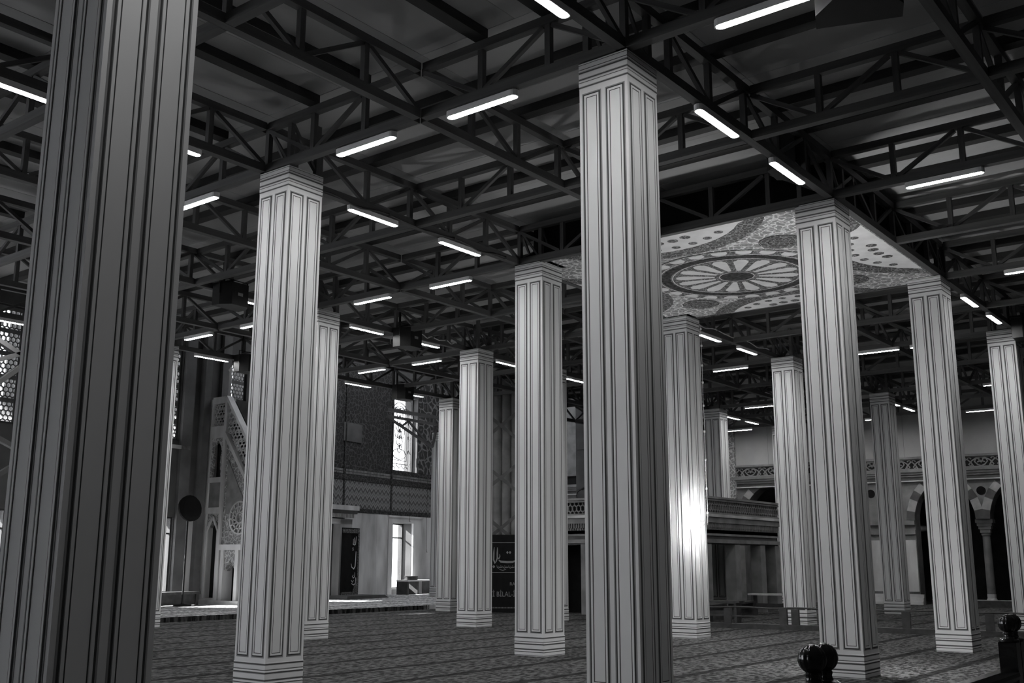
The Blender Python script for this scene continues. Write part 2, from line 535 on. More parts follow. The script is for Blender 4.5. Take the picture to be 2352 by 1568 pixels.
for v in VL:
    for a, b in zip(U_COL[:-1], U_COL[1:]):
        if not seg_visible((a, v), (b, v)): continue
        if v == 7.96 and a == 14.08: continue
        n = 8 if b - a > 6.5 else 6
        if v in V_COLROWS:
            truss(a, v, 0, b - a, n, 'steel truss %s, from %s to %s' % (ROWN[v], LINEN[near_key(LINEN, a)], LINEN[near_key(LINEN, b)]), 'trusses along the column rows')
        else:
            truss(a, v, 0, b - a, n, 'steel truss %s, from %s to %s' % (ROWN[v], LINEN[near_key(LINEN, a)], LINEN[near_key(LINEN, b)]), 'trusses between the column rows')
for u in UL:
    on_col = u in (2.85, 8.45, 14.08, 19.60, 25.30, 32.20, 37.60)
    for a, b in zip(VL[:-1], VL[1:]):
        if not seg_visible((u, a), (u, b)): continue
        if u == 16.85 and 5.0 < a < 10.0: continue
        if on_col:
            truss(u, a, math.pi / 2, b - a, 3, 'short cross truss over the %s, %s' % (LINEN[u].replace(' line', ''), 'beside the row %s' % ROWN[a].replace('in the ', '').replace(' row', '') if a in V_COLROWS else ROWN[a]), 'cross trusses on column lines')
        else:
            truss(u, a, math.pi / 2, b - a, 3, 'short cross truss over the %s, %s' % (LINEN[u].replace(' line', ''), 'beside the row %s' % ROWN[a].replace('in the ', '').replace(' row', '') if a in V_COLROWS else ROWN[a]), 'cross trusses between column lines')

# ------------------------------------------------------------------ deck ceiling with joists and boards
DZ = 7.47
deck = MB().box((-8, -9, DZ + 0.03), (40.2, 22.6, DZ + 0.12)).obj('ceiling', M['deck'])
tag(deck, 'board deck ceiling over dark joists above the steel trusses', 'ceiling', kind='structure')
UB_J = unit_box('joist', M['steel_dark'])
UB_D = unit_box('deck_board', M['deck'])
nj = 0
ULX = [-2.8, 0.0] + UL + [40.0]
VLX = [-3.4] + VL
npan = 0
for a, b in zip(ULX[:-1], ULX[1:]):
    for c, d in zip(VLX[:-1], VLX[1:]):
        mid = ((a + b) / 2, (c + d) / 2, DZ)
        if not (in_view(mid, 500) or in_view((a, c, DZ), 200) or in_view((b, d, DZ), 200)): continue
        along_u = a < 8.4
        near = mid[0] < 27
        if near:
            k = 2
            for i in range(k):
                if along_u:
                    p0, p1 = (a, c + (d - c) * i / k), (b, c + (d - c) * (i + 1) / k)
                else:
                    p0, p1 = (a + (b - a) * i / k, c), (a + (b - a) * (i + 1) / k, d)
                g = 0.004
                sx_, sy_ = p1[0] - p0[0] - 2 * g, p1[1] - p0[1] - 2 * g
                link('deck_board', UB_D, deck, Matrix.Translation(((p0[0] + p1[0]) / 2, (p0[1] + p1[1]) / 2, DZ + 0.014 + 0.002 * (npan % 2)))
                     @ Matrix.Diagonal((sx_, sy_, 0.028, 1)))
                npan += 1
        for i in (1, 2):
            if mid[0] > 36: continue
            if along_u:
                y = c + (d - c) * i / 3
                m4 = Matrix.Translation((mid[0], y, DZ - 0.06)) @ Matrix.Diagonal((b - a, 0.17, 0.12, 1))
            else:
                x = a + (b - a) * i / 3
                m4 = Matrix.Translation((x, mid[1], DZ - 0.06)) @ Matrix.Diagonal((0.17, d - c, 0.12, 1))
            if nj < 298 and in_view(m4.translation, 450):
                link('joist', UB_J, deck, m4)
                nj += 1

# ------------------------------------------------------------------ fluorescent battens
ZL = 6.565
lamp_body = MB()
def stadium(L, w, n=6):
    pts = []
    for k in range(n + 1):
        a = -math.pi / 2 + math.pi * k / n
        pts.append((L / 2 - w / 2 + w / 2 * math.cos(a), w / 2 * math.sin(a)))
    for k in range(n + 1):
        a = math.pi / 2 + math.pi * k / n
        pts.append((-L / 2 + w / 2 + w / 2 * math.cos(a), w / 2 * math.sin(a)))
    return pts
diff_me = MB().hprism(stadium(1.00, 0.096), -0.0206, -0.0195).mesh('diffuser', M['tube'])
hous_me = MB().hprism(stadium(1.035, 0.116), -0.0194, 0.052).mesh('housing', M['white'])
clipm = MB().box((-0.02, -0.046, -0.03), (0.0, 0.046, 0.05)).mesh('end_clip', M['steel'])
def lamp(u, v, rz, row):
    if rz == 0:
        lab = 'lit batten %s, near the %s' % (ROWN[near_key(ROWN, v)], LINEN[near_key(LINEN, u)].replace(' line', ''))
    else:
        lab = 'lit batten on the %s cross truss, %s' % (LINEN[near_key(LINEN, u)].replace(' line', ''), ROWN[near_key({k: 0 for k in ROWN if k not in V_COLROWS}, v)])
    t = thing('fluorescent_lamp', lab, 'lamp', (u, v, ZL), rz, 'battens along the rows' if rz == 0 else 'battens on the cross trusses')
    link('diffuser', diff_me, t)
    link('housing', hous_me, t)
    return t
row_lamps = {5.13: [4.93, 6.93, 10.53, 12.55, 21.38, 23.28],  # first batten of this row is added off-frame to light the near column
             10.81: [4.95, 6.9, 10.49, 12.49, 21.34, 23.28, 34.2, 35.75],
             16.53: [12.89, 15.95, 17.86, 21.1, 24.25, 34.2, 35.75],
             22.06: [10.48, 15.86, 21.0, 23.3]}
for v, us in row_lamps.items():
    for u in us: lamp(u, v, 0, 'row')
cross_lamps = {2.88: [3.6], 8.48: [8.91, 7.04, 3.6, 12.4], 14.08: [3.56, 12.41, 14.46, 18.07, 20.13], 19.61: [18.07, 20.09, 3.57],  # first cross batten is added off-frame for the near column's right face
               25.28: [12.24, 8.27, 7.0], 32.18: [14.6, 7.06, 12.45], 37.58: [17.9, 12.45, 8.96]}
for u, vs_ in cross_lamps.items():
    for v in vs_: lamp(u, v, math.pi / 2, 'cross')

# ------------------------------------------------------------------ hanging speakers
def speaker(u, v, z, rz, s, label, group=None, arm=0.3):
    t = thing('hanging_speaker', label, 'speaker', (u, v, z), rz, group)
    w, h, d = 0.62 * s, 0.42 * s, 0.40 * s
    b = MB()
    b.hprism([(-w / 2, -d / 2), (w / 2, -d / 2), (w / 2, 0.0), (w * 0.3, d / 2), (-w * 0.3, d / 2), (-w / 2, 0.0)], -h / 2, h / 2)
    b.obj('cabinet', M['plastic'], t)
    MB().box((-w / 2 + 0.03, -d / 2 - 0.012, -h / 2 + 0.03), (w / 2 - 0.03, -d / 2 - 0.001, h / 2 - 0.03)).obj('grille', M['grille'], t)
    MB().box((-0.06, d / 2 - 0.02, -0.03), (0.06, d / 2 + 0.005, 0.03)).obj('handle_plate', M['grey_print'], t)
    yk = MB().bar((-w / 2 - 0.015, 0, 0), (-w / 2 - 0.015, 0, h / 2 + 0.1), 0.03, 0.01)
    yk.bar((w / 2 + 0.015, 0, 0), (w / 2 + 0.015, 0, h / 2 + 0.1), 0.03, 0.01)
    yk.bar((-w / 2 - 0.02, 0, h / 2 + 0.1), (w / 2 + 0.02, 0, h / 2 + 0.1), 0.03, 0.01)
    yk.bar((0, 0.0, h / 2 + 0.10), (0, -arm, h / 2 + 0.10), 0.04, 0.03)
    yk.bar((0, -arm, Z_BC - z - 0.05), (0, -arm, Z_TC - z + 0.05), 0.05, 0.03)
    yk.obj('bracket', M['plastic'], t)
    return t
GS = 'black speakers hung under the row trusses'
LS = 'black wedge-shaped speaker hung under a row truss between battens'
speaker(13.26, 5.42, 7.08, R(5), 1.12, 'large black speaker on the truss above a batten, beside the painted canopy', arm=0.27)
speaker(8.15, 2.62, 6.32, R(110), 1.15, 'black speaker on the cross truss beyond the batten over the railing', arm=0.3)
for u, v in ((12.05, 16.2), (16.98, 16.2), (21.98, 16.2), (16.78, 21.72), (22.6, 21.72), (24.5, 4.8)):
    speaker(u, v, 6.50, R(183), 1.05, 'black wedge speaker hung %s near the %s' % (ROWN[near_key(ROWN, v)], LINEN[near_key(LINEN, u)].replace(' line', '')), GS)

for (u0, u1, v, z0, lab) in ((9.4, 13.6, 10.72, 6.62, 'slack dark cable looped along the uplight row truss by the big speaker'),
                             (17.6, 18.9, 16.42, 6.72, 'slack pale cable looped along the tribune row truss'),
                             (20.2, 24.4, 10.72, 6.74, 'slack pale cable looped along the uplight row truss over the barrier')):
    t = thing('slack_cable', lab, 'cable', (u0, v, z0))
    n = 28
    MB().tube([((u1 - u0) * k / n, 0.0, 0.05 * abs(math.cos(math.pi * 3 * k / n)) - 0.03 + 0.01 * math.sin(k)) for k in range(n + 1)], 0.012, 5).obj('wire', M['lead'] if 'dark' in lab else M['cable'], t)
    for k in (0, 9, 19, 28):
        MB().box(((u1 - u0) * k / n - 0.015, -0.02, 0.0), ((u1 - u0) * k / n + 0.015, 0.04, 0.05)).obj('clip', M['steel'], t)

# ------------------------------------------------------------------ painted canopy
CU0, CU1, CV0, CV1, CZ = 14.16, 19.62, 5.18, 10.72, 6.627
cu, cv = 17.05, 8.05
cn = thing('painted_canopy', 'printed canopy with a wheel-like dome rosette stretched between four columns', 'canopy', (cu, cv, CZ))
X0, X1, Y0, Y1 = CU0 - cu, CU1 - cu, CV0 - cv, CV1 - cv
nt_ = 0.52
MB().hprism([(X0 + nt_, Y0), (X1 - 0.12, Y0), (X1 - 0.12, Y0 + nt_), (X1, Y0 + nt_), (X1, Y1 - nt_), (X1 - 0.45, Y1 - nt_), (X1 - 0.45, Y1), (X0 + nt_, Y1), (X0 + nt_, Y1 - nt_),
             (X0, Y1 - nt_), (X0, Y0 + nt_), (X0 + nt_, Y0 + nt_)], 0, 0.02).obj('canopy_cloth', M['canopy'], cn)
lay = [0]
def flat(name, polys, mat, level):
    b = MB()
    z = -0.002 * level
    for p in polys:
        b.hprism(p, z - 0.0015, z)
    return b.obj(name, mat, cn)
def ring(r0, r1, n=64, a0=0, a1=2 * math.pi, c=(0, 0)):
    out = []
    for k in range(n):
        t0, t1 = a0 + (a1 - a0) * k / n, a0 + (a1 - a0) * (k + 1) / n
        out.append([(c[0] + r0 * math.cos(t0), c[1] + r0 * math.sin(t0)), (c[0] + r1 * math.cos(t0), c[1] + r1 * math.sin(t0)),
                    (c[0] + r1 * math.cos(t1), c[1] + r1 * math.sin(t1)), (c[0] + r0 * math.cos(t1), c[1] + r0 * math.sin(t1))])
    return out
def disc(r, n=40, c=(0, 0), e=1.0):
    return [[(c[0] + r * math.cos(2 * math.pi * k / n), c[1] + r * e * math.sin(2 * math.pi * k / n)) for k in range(n)]]
flat('rosette_ground', disc(1.66, 64), M['canopy_fine'], 5)
flat('dark_ring', ring(1.20, 1.37), M['canopy_dark'], 6)
for r_ in (1.40, 1.155, 1.635): flat('thin_ring', ring(r_, r_ + 0.016), M['canopy_light'], 6)
NP = 16
for k in range(NP):
    a = 2 * math.pi * (k + 0.35) / NP
    da = math.pi / NP
    pts = []
    for r, f in ((0.40, 0.42), (0.70, 0.62), (0.95, 0.70), (1.02, 0.60), (1.04, 0.45), (1.09, 0.34), (1.10, 0.0)):
        pts.append((r, f * da))
    poly = [(r * math.cos(a + d), r * math.sin(a + d)) for r, d in pts] + [(r * math.cos(a - d), r * math.sin(a - d)) for r, d in reversed(pts[:-1])]
    flat('petal', [poly], M['canopy_light'], 6)
flat('hub', disc(0.30), M['canopy_dark'], 6)
flat('hub_rim', ring(0.305, 0.32, 40), M['canopy_light'], 6)
for k in range(24):
    a = 2 * math.pi * k / 24
    da = 0.085
    poly = [(r * math.cos(a + d), r * math.sin(a + d)) for r, d in ((1.62, da), (1.50, da), (1.445, da * 0.55), (1.43, 0), (1.445, -da * 0.55), (1.50, -da), (1.62, -da))]
    flat('arched_window', [poly], M['canopy_light'], 6)
for sx_ in (-1, 1):
    for sy_ in (-1, 1):
        c = (sx_ * 1.50, sy_ * 1.52)
        flat('medallion', disc(0.34, 32, c), M['canopy_fine'], 5)
        for r_ in (0.35, 0.2): flat('medallion_rim', ring(r_, r_ + 0.013, 32, c=c), M['canopy_dark'], 6)
# side half-domes: pale segments with dark roundels along each edge
def seg_poly(cx_, cy_, r, x0, x1, y0, y1, n=40):
    pts = []
    for k in range(n):
        a = 2 * math.pi * k / n
        pts.append((min(max(cx_ + r * math.cos(a), x0), x1), min(max(cy_ + r * math.sin(a), y0), y1)))
    out = []
    for p in pts:
        if not out or (abs(p[0] - out[-1][0]) + abs(p[1] - out[-1][1])) > 1e-4: out.append(p)
    return out
sides = [((X0 - 0.9, 0), 2.05, (1, 0)), ((X1 + 0.9, 0), 1.95, (-1, 0)), ((0, Y0 - 0.9), 2.1, (0, 1)), ((0, Y1 + 0.9), 1.95, (0, -1))]
for (c, r, dr) in sides:
    big = seg_poly(c[0], c[1], r + 0.02, X0 + 0.02, X1 - 0.02, Y0 + 0.02, Y1 - 0.02)
    flat('half_dome_border', [big], M['canopy_fine'], 2)
    flat('half_dome', [seg_poly(c[0], c[1], r - 0.35, X0 + 0.02, X1 - 0.02, Y0 + 0.02, Y1 - 0.02)], M['canopy_light'], 3)
    for q, rr in ((0.90, 0.10), (0.70, 0.12)):
        for k in range(-4, 5):
            a = math.atan2(dr[1], dr[0]) + k * 0.22 + (0.11 if q < 0.9 else 0)
            p = (c[0] + (r - 0.35) * q * math.cos(a), c[1] + (r - 0.35) * q * math.sin(a))
            if X0 + 0.15 < p[0] < X1 - 0.15 and Y0 + 0.15 < p[1] < Y1 - 0.15:
                flat('roundel', disc(rr * 0.75, 14, p), M['canopy_fine'], 4)
    for k in (-1, 1):
        a = math.atan2(dr[1], dr[0]) + k * 0.98
        p = (c[0] + (r - 0.16) * math.cos(a), c[1] + (r - 0.16) * math.sin(a))
        if X0 + 0.2 < p[0] < X1 - 0.2 and Y0 + 0.2 < p[1] < Y1 - 0.2:
            flat('corner_lozenge', disc(0.17, 8, p), M['canopy_light'], 4)
# black sheets added in place of the unlit dark above the cloth
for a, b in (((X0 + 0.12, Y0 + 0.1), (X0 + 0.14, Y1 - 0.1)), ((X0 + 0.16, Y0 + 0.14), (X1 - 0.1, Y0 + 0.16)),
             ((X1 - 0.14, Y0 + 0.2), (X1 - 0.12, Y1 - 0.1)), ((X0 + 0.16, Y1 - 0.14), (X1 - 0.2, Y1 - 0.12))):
    MB().box((a[0], a[1], 0.03), (b[0], b[1], 0.72)).obj('void_shade_sheet', M['black'], cn)
t = thing('edge_beam', 'dark flat steel beam along the near edge of the painted canopy', 'beam', (14.02, 5.6, 6.60))
MB().box((0, 0, 0), (0.10, 4.7, 0.018)).obj('flange', M['steel'], t)

# ------------------------------------------------------------------ qibla wall (turned a little against the column grid)
QA = R(9.5)
QM = Matrix.Translation((29.27, 31.33, 0)) @ Matrix.Rotation(QA, 4, 'Z')
def wall_boxes(b, s0, s1, z0, z1, y0, y1, opens):
    ss = sorted({s0, s1} | {o_[0] for o_ in opens} | {o_[1] for o_ in opens})
    for a, c in zip(ss[:-1], ss[1:]):
        zz = [(o_[2], o_[3]) for o_ in opens if o_[0] <= a + 1e-6 and o_[1] >= c - 1e-6]
        zz.sort()
        z = z0
        for p, q in zz:
            if p > z: b.box((a, y0, z), (c, y1, p))
            z = q
        if z < z1: b.box((a, y0, z), (c, y1, z1))
    return b
Q_OPEN = [(-17.1, -15.1, 0.5, 2.9), (-17.1, -15.1, 5.24, 8.6), (-11.0, -9.03, 0.5, 2.9), (-11.0, -9.03, 5.4, 8.5),
          (-6.75, -5.95, 7.1, 8.5), (-5.4, -3.75, 0.4, 3.1), (3.34, 4.88, 0.35, 3.12), (3.24, 5.21, 5.38, 8.7)]
qw = wall_boxes(MB(), -26, 16, 0, 13.2, 0, 0.7, Q_OPEN).obj('wall_qibla', M['plaster'])
qw.matrix_world = QM
tag(qw, 'tall old wall with tiled fields, marble dado and bright windows beyond the platform', 'wall', kind='structure')
def qpart(b, name, mat, smooth=False):
    return b.obj(name, mat, qw, smooth)
# marble dado slabs
for a, c in ((0.0, 1.15), (1.16, 2.2), (2.21, 3.30), (5.62, 6.7), (6.71, 8.0), (8.01, 9.3), (-8.9, -7.4), (-7.39, -5.9)):
    qpart(MB().box((a, -0.05, STEP_Z), (c, 0, 3.44)), 'marble_slab', M['marble'])
# tile fields
def field(s0, s1, z0, z1, mat, name='tile_panel', y=-0.035):
    qpart(MB().box((s0, y, z0), (s1, 0, z1)), name, mat)
for a, c in ((-3.4, -0.12), (-0.1, 3.18), (3.24, 6.72), (6.74, 10.2)):
    field(a, c, 3.62, 4.72, M['tile_zig'])
    qpart(MB().box((a, -0.06, 3.44), (c, 0, 3.61)), 'tile_border', M['tile_dark'])
    qpart(MB().box((a, -0.05, 4.73), (c, 0, 4.95)), 'tile_border', M['tile_dark'])
    bd = MB()
    s = a
    while s < c - 0.06:
        bd.box((s, -0.055, 4.98), (s + 0.05, 0, 5.06))
        bd.box((s, -0.055, 5.09), (s + 0.05, 0, 5.17))
        s += 0.085
    tag(qpart(bd, 'bead_course', M['stone']), kind='stuff')
    qpart(MB().box((a, -0.045, 5.19), (c, 0, 5.36)), 'tile_border', M['tile_dark'])
for s in (-0.11, 3.21):
    qpart(MB().box((s - 0.05, -0.07, 3.44), (s + 0.05, 0, 9.5)), 'tile_pilaster', M['tile_dark'])
field(-3.4, -0.17, 5.37, 9.6, M['tile_dark'])
field(-0.05, 3.15, 5.37, 9.6, M['tile_dark'])
field(5.28, 6.72, 5.37, 9.6, M['tile_bold'])
field(6.74, 10.2, 5.37, 9.6, M['tile_bold'])
qpart(MB().box((-0.26, -0.07, 6.3), (0.96, -0.03, 7.06)), 'blank_patch', M['plaster'])
# pilasters left of the pulpit
for a, c, d in ((-9.0, -8.55, 0.12), (-8.2, -7.9, 0.22), (-7.3, -6.9, 0.12), (-14.6, -13.9, 0.3), (-12.2, -11.5, 0.25)):
    qpart(MB().box((a, -d, STEP_Z), (c, 0, 10.5)), 'pilaster', M['plaster_pale'])
qpart(MB().box((-11.4, -0.12, 5.12), (-8.6, 0, 5.24)), 'sill_course', M['marble'])
# deep window frame of the bright lower window
fr = MB()
fr.box((3.02, -0.10, STEP_Z), (3.33, 0.0, 3.36)); fr.box((4.89, -0.10, STEP_Z), (5.6, 0.0, 3.36)); fr.box((3.33, -0.10, 3.13), (4.89, 0, 3.36))
qpart(fr, 'window_surround', M['marble'])
qpart(MB().box((2.98, -0.14, 3.36), (5.64, 0, 3.43)), 'window_cornice', M['marble'])

def honeycomb(b, x0, x1, z0, z1, a, y, w, d, mi=0, squeeze=1.0):
    """flat-sided hexagon net of thin bars in the x-z plane, clipped to the rectangle"""
    hx = a * math.sqrt(3)
    hz = a * 1.5 * squeeze
    row = 0
    z = z0 - hz
    def seg(p, q):
        if all(x0 - 1e-6 <= t_[0] <= x1 + 1e-6 and z0 - 1e-6 <= t_[1] <= z1 + 1e-6 for t_ in (p, q)):
            b.bar((p[0], y, p[1]), (q[0], y, q[1]), w, d, mi, up=(0, 1, 0))
        else:
            pp = [min(max(p[0], x0), x1), min(max(p[1], z0), z1)]
            qq = [min(max(q[0], x0), x1), min(max(q[1], z0), z1)]
            if abs(pp[0] - qq[0]) > a * 0.2 and abs(pp[1] - qq[1]) > a * 0.1 or (abs(p[0] - q[0]) < 1e-6 and x0 <= p[0] <= x1 and abs(pp[1] - qq[1]) > a * 0.3):
                b.bar((pp[0], y, pp[1]), (qq[0], y, qq[1]), w, d, mi, up=(0, 1, 0))
    while z < z1 + hz:
        x = x0 - hx + (hx / 2 if row % 2 else 0)
        while x < x1 + hx:
            top = (x, z + a * squeeze)
            seg(top, (x + hx / 2, z + a / 2 * squeeze))
            seg(top, (x - hx / 2, z + a / 2 * squeeze))
            seg((x + hx / 2, z + a / 2 * squeeze), (x + hx / 2, z - a / 2 * squeeze))
            x += hx
        z += hz
        row += 1
    return b
def rect_bars(b, x0, x1, z0, z1, y, w, d, mi=0):
    b.bar((x0, y, z0), (x1, y, z0), w, d, mi, up=(0, 1, 0)); b.bar((x0, y, z1), (x1, y, z1), w, d, mi, up=(0, 1, 0))
    b.bar((x0, y, z0), (x0, y, z1), w, d, mi, up=(0, 1, 0)); b.bar((x1, y, z0), (x1, y, z1), w, d, mi, up=(0, 1, 0))
    return b
def circ_bars(b, cx_, cz_, rx, rz, y, w, d, n=16, a0=0, a1=2 * math.pi, mi=0):
    p = [(cx_ + rx * math.cos(a0 + (a1 - a0) * k / n), y, cz_ + rz * math.sin(a0 + (a1 - a0) * k / n)) for k in range(n + 1)]
    for k in range(n): b.bar(p[k], p[k + 1], w, d, mi, up=(0, 1, 0))
    return b

def window(idx, s0, s1, z0, z1, kind, label, dep=0.12):
    w = empty('window_%d' % idx)
    w.matrix_world = QM @ Matrix.Translation(((s0 + s1) / 2, dep, z0))
    tag(w, label, 'window', kind='structure')
    hwid, hh = (s1 - s0) / 2, z1 - z0
    f = MB()
    t_ = 0.05
    f.box((-hwid, -0.05, 0), (-hwid + t_, 0.05, hh)); f.box((hwid - t_, -0.05, 0), (hwid, 0.05, hh))
    f.box((-hwid + t_, -0.05, 0), (hwid - t_, 0.05, t_)); f.box((-hwid + t_, -0.05, hh - t_), (hwid - t_, 0.05, hh))
    f.obj('window_frame', M['lead'], w)
    MB().box((-hwid + t_, 0.02, t_), (hwid - t_, 0.03, hh - t_)).obj('pane', M['glass'], w)
    b = MB()
    if kind == 'medallion':
        e = 0.016
        iw = hwid - 0.30
        honeycomb(b, -hwid + 0.05, -iw, 0.06, hh - 0.06, 0.24, 0, e, 0.03, squeeze=1.6)
        honeycomb(b, iw, hwid - 0.05, 0.06, hh - 0.06, 0.24, 0, e, 0.03, squeeze=1.6)
        honeycomb(b, -iw, iw, 0.06, 0.34, 0.2, 0, e, 0.03)
        rect_bars(b, -iw, iw, 0.34, hh - 0.5, 0, 0.03, 0.03)
        rect_bars(b, -iw + 0.12, iw - 0.12, 0.5, hh - 0.55, 0, 0.026, 0.03)
        circ_bars(b, 0, hh - 0.75, iw - 0.1, 0.5, 0, 0.03, 0.03, 14, 0, math.pi)
        circ_bars(b, 0, hh - 0.75, iw - 0.24, 0.36, 0, 0.026, 0.03, 14, 0, math.pi)
        for k, zz in enumerate((1.05, 1.35, 1.65, 1.95, 2.25, 2.55)):
            circ_bars(b, 0, zz, 0.24 if k % 2 else 0.17, 0.20, 0, 0.024, 0.03, 12)
        circ_bars(b, -0.22, 1.8, 0.16, 0.3, 0, 0.024, 0.03, 12); circ_bars(b, 0.22, 1.8, 0.16, 0.3, 0, 0.024, 0.03, 12)
        b.bar((0, 0, 0.5), (0, 0, hh - 0.8), 0.016, 0.02, up=(0, 1, 0))
        circ_bars(b, 0, 0.78, iw - 0.16, 0.24, 0, 0.026, 0.03, 8)
        b.obj('lead_tracery', M['lead'], w)
        loz = MB().prism([(0, -0.11), (0.07, 0), (0, 0.11), (-0.07, 0)], -0.012, 0.012).mesh('glass_lozenge', M['stained'])
        for zz in (1.12, 1.55, 1.85, 2.15, 2.45, 2.75):
            link('glass_lozenge', loz, w, Matrix.Translation((0, 0, zz)))
        sq = MB().box((-0.05, -0.012, -0.07), (0.05, 0.012, 0.07)).mesh('glass_square', M['stained'])
        for sx_ in (-1, 1):
            for zz in (0.9, 1.55, 2.2):
                link('glass_square', sq, w, Matrix.Translation((sx_ * (iw - 0.02), 0, zz)))
    elif kind == 'pierced':
        n = max(1, round(hh / 0.62))
        for k in range(n):
            za = 0.05 + (hh - 0.1) * k / n
            zb = za + (hh - 0.1) / n - 0.08
            for s_ in ((-hwid + 0.06, -0.28), (-0.22, 0.22), (0.28, hwid - 0.06)) if hwid > 0.6 else ((-hwid + 0.05, hwid - 0.05),):
                honeycomb(b, s_[0], s_[1], za, zb, 0.085, 0, 0.035, 0.05)
                rect_bars(b, s_[0], s_[1], za, zb, 0, 0.04, 0.06)
            b.bar((-hwid + 0.03, 0, zb + 0.04), (hwid - 0.03, 0, zb + 0.04), 0.09, 0.06, up=(0, 1, 0))
        if hwid > 0.6:
            b.box((-0.29, -0.03, 0.05), (-0.21, 0.0, hh - 0.05)); b.box((0.21, -0.03, 0.05), (0.29, 0.0, hh - 0.05))
        b.obj('pierced_tracery', M['stone'], w)
    else:
        b.bar((0, 0, 0.05), (0, 0, hh - 0.05), 0.05, 0.05, up=(0, 1, 0))
        b.bar((-hwid + 0.05, 0, hh * 0.78), (hwid - 0.05, 0, hh * 0.78), 0.05, 0.05, up=(0, 1, 0))
        b.obj('glazing_bars', M['lead'], w)
    return w
window(1, 3.24, 5.21, 5.38, 8.7, 'medallion', 'tall bright window of leaded glass with a chain of dark lozenges', 0.3)
window(2, 3.34, 4.88, 0.35, 3.12, 'plain', 'low glaring window in a marble surround beside the square columns', 0.5)
window(3, -11.0, -9.03, 5.4, 8.5, 'pierced', 'tall pierced stone window left of the pulpit')
window(4, -11.0, -9.03, 0.5, 2.9, 'plain', 'low sunlit window behind the pedestal fan left of the pulpit')
window(5, -17.1, -15.1, 5.24, 8.6, 'pierced', 'tall pierced stone window behind the large near column')
window(6, -6.75, -5.95, 7.1, 8.5, 'pierced', 'small narrow pierced window above the pulpit stair')
window(7, -17.1, -15.1, 0.5, 2.9, 'plain', 'low window behind the large near column')
window(14, -5.4, -3.75, 0.4, 3.1, 'plain', 'unseen low window added between the pulpit and the prayer niche for sunlight')  # hidden window added to throw sun onto the platform
# climbing plant outside the low window
pt = thing('climbing_plant', 'leafy climbing plant seen against the light outside the low window', 'plant')
pt.matrix_world = QM @ Matrix.Translation((4.2, 1.05, 0.0))
st = MB().tube([(0.03 * math.sin(k * 1.3), 0, k * 0.3) for k in range(11)], 0.012, 5)
st.obj('stem', M['leaf'], pt)
leaf_me = MB().add([(0, 0, 0), (0.05, 0.02, 0.05), (0.02, 0.03, 0.13), (-0.04, 0.0, 0.07)], [(0, 1, 2, 3)]).mesh('leaf', M['leaf'])
for k in range(34):
    link('leaf', leaf_me, pt, Matrix.Translation((random.uniform(-0.3, 0.25) * (1 if k % 3 else 0.3), 0, random.uniform(0.5, 2.7)))
         @ Matrix.Rotation(random.uniform(0, 6.28), 4, 'Y') @ Matrix.Diagonal((1, 1, 1, 1)))
# low table before the bright window
def qthing(name, label, cat, s, y, z=STEP_Z, group=None, rz=0):
    t_ = tag(empty(name), label, cat, group)
    t_.matrix_world = QM @ Matrix.Translation((s, y, z)) @ Matrix.Rotation(rz, 4, 'Z')
    return t_
t = qthing('low_table', 'low open-fronted table against the glaring window', 'table', 4.4, -0.62)
MB().box((-1.05, -0.3, 0.54), (1.05, 0.3, 0.6)).obj('table_top', M['white'], t)
for x in (-1.0, -0.25, 0.95):
    MB().box((x - 0.05, -0.28, 0), (x + 0.05, 0.28, 0.54)).obj('leg', M['wood_dull'], t)
MB().box((-0.95, 0.22, 0.02), (-0.3, 0.26, 0.30)).obj('back_panel', M['marble'], t)
MB().box((-0.2, 0.22, 0.02), (0.6, 0.26, 0.30)).obj('back_panel', M['marble'], t)
t = qthing('wooden_box', 'small wooden box lying on the low table by the window', 'box', 4.05, -0.60, STEP_Z + 0.6)
MB().box((-0.3, -0.14, 0), (0.3, 0.14, 0.13)).obj('box_body', M['wood_dull'], t)
MB().box((-0.31, -0.15, 0.131), (0.31, 0.15, 0.16)).obj('lid', M['marble_dark'], t)
# hanging wires with hooks
for s, zt, zb in ((4.1, 9.5, 3.2), (5.5, 9.5, 1.9)):
    t = qthing('hanging_wire', 'thin dark hanging wire with a hook before the tiled wall', 'wire', s, -0.4, zb, 'wires before the tiled wall')
    MB().tube([(0, 0, 0.12), (0, 0, zt - zb)], 0.008, 5).obj('wire', M['lead'], t)
    MB().tube([(0.09, 0, 0.0), (0.03, 0, 0.0), (0, 0, 0.05), (0, 0, 0.12)], 0.012, 5).obj('hook', M['lead'], t)

# mihrab with its black curtain
t = qthing('prayer_niche', 'carved marble prayer niche with a dentilled cornice behind the square columns', 'niche', -1.9, -0.3)
MB().box((-1.7, -0.25, 0), (-1.0, 0.25, 3.0)).obj('jamb', M['marble'], t)
MB().box((1.0, -0.25, 0), (1.75, 0.25, 3.0)).obj('jamb', M['marble'], t)
MB().box((-1.7, -0.25, 2.8), (1.75, 0.25, 3.0)).obj('lintel', M['marble'], t)
MB().box((-1.0, 0.1, 0), (1.0, 0.25, 2.8)).obj('niche_back', M['marble_dark'], t)
dn = MB()
for k in range(40): dn.box((-1.72 + k * 0.088, -0.33, 3.05), (-1.67 + k * 0.088, -0.2, 3.2))
tag(dn.obj('dentils', M['marble'], t), kind='stuff')
MB().box((-1.8, -0.42, 3.2), (1.85, 0.25, 3.34)).obj('cornice', M['marble_dark'], t)
MB().box((-1.85, -0.48, 3.34), (1.9, 0.25, 3.52)).obj('cornice', M['marble'], t)
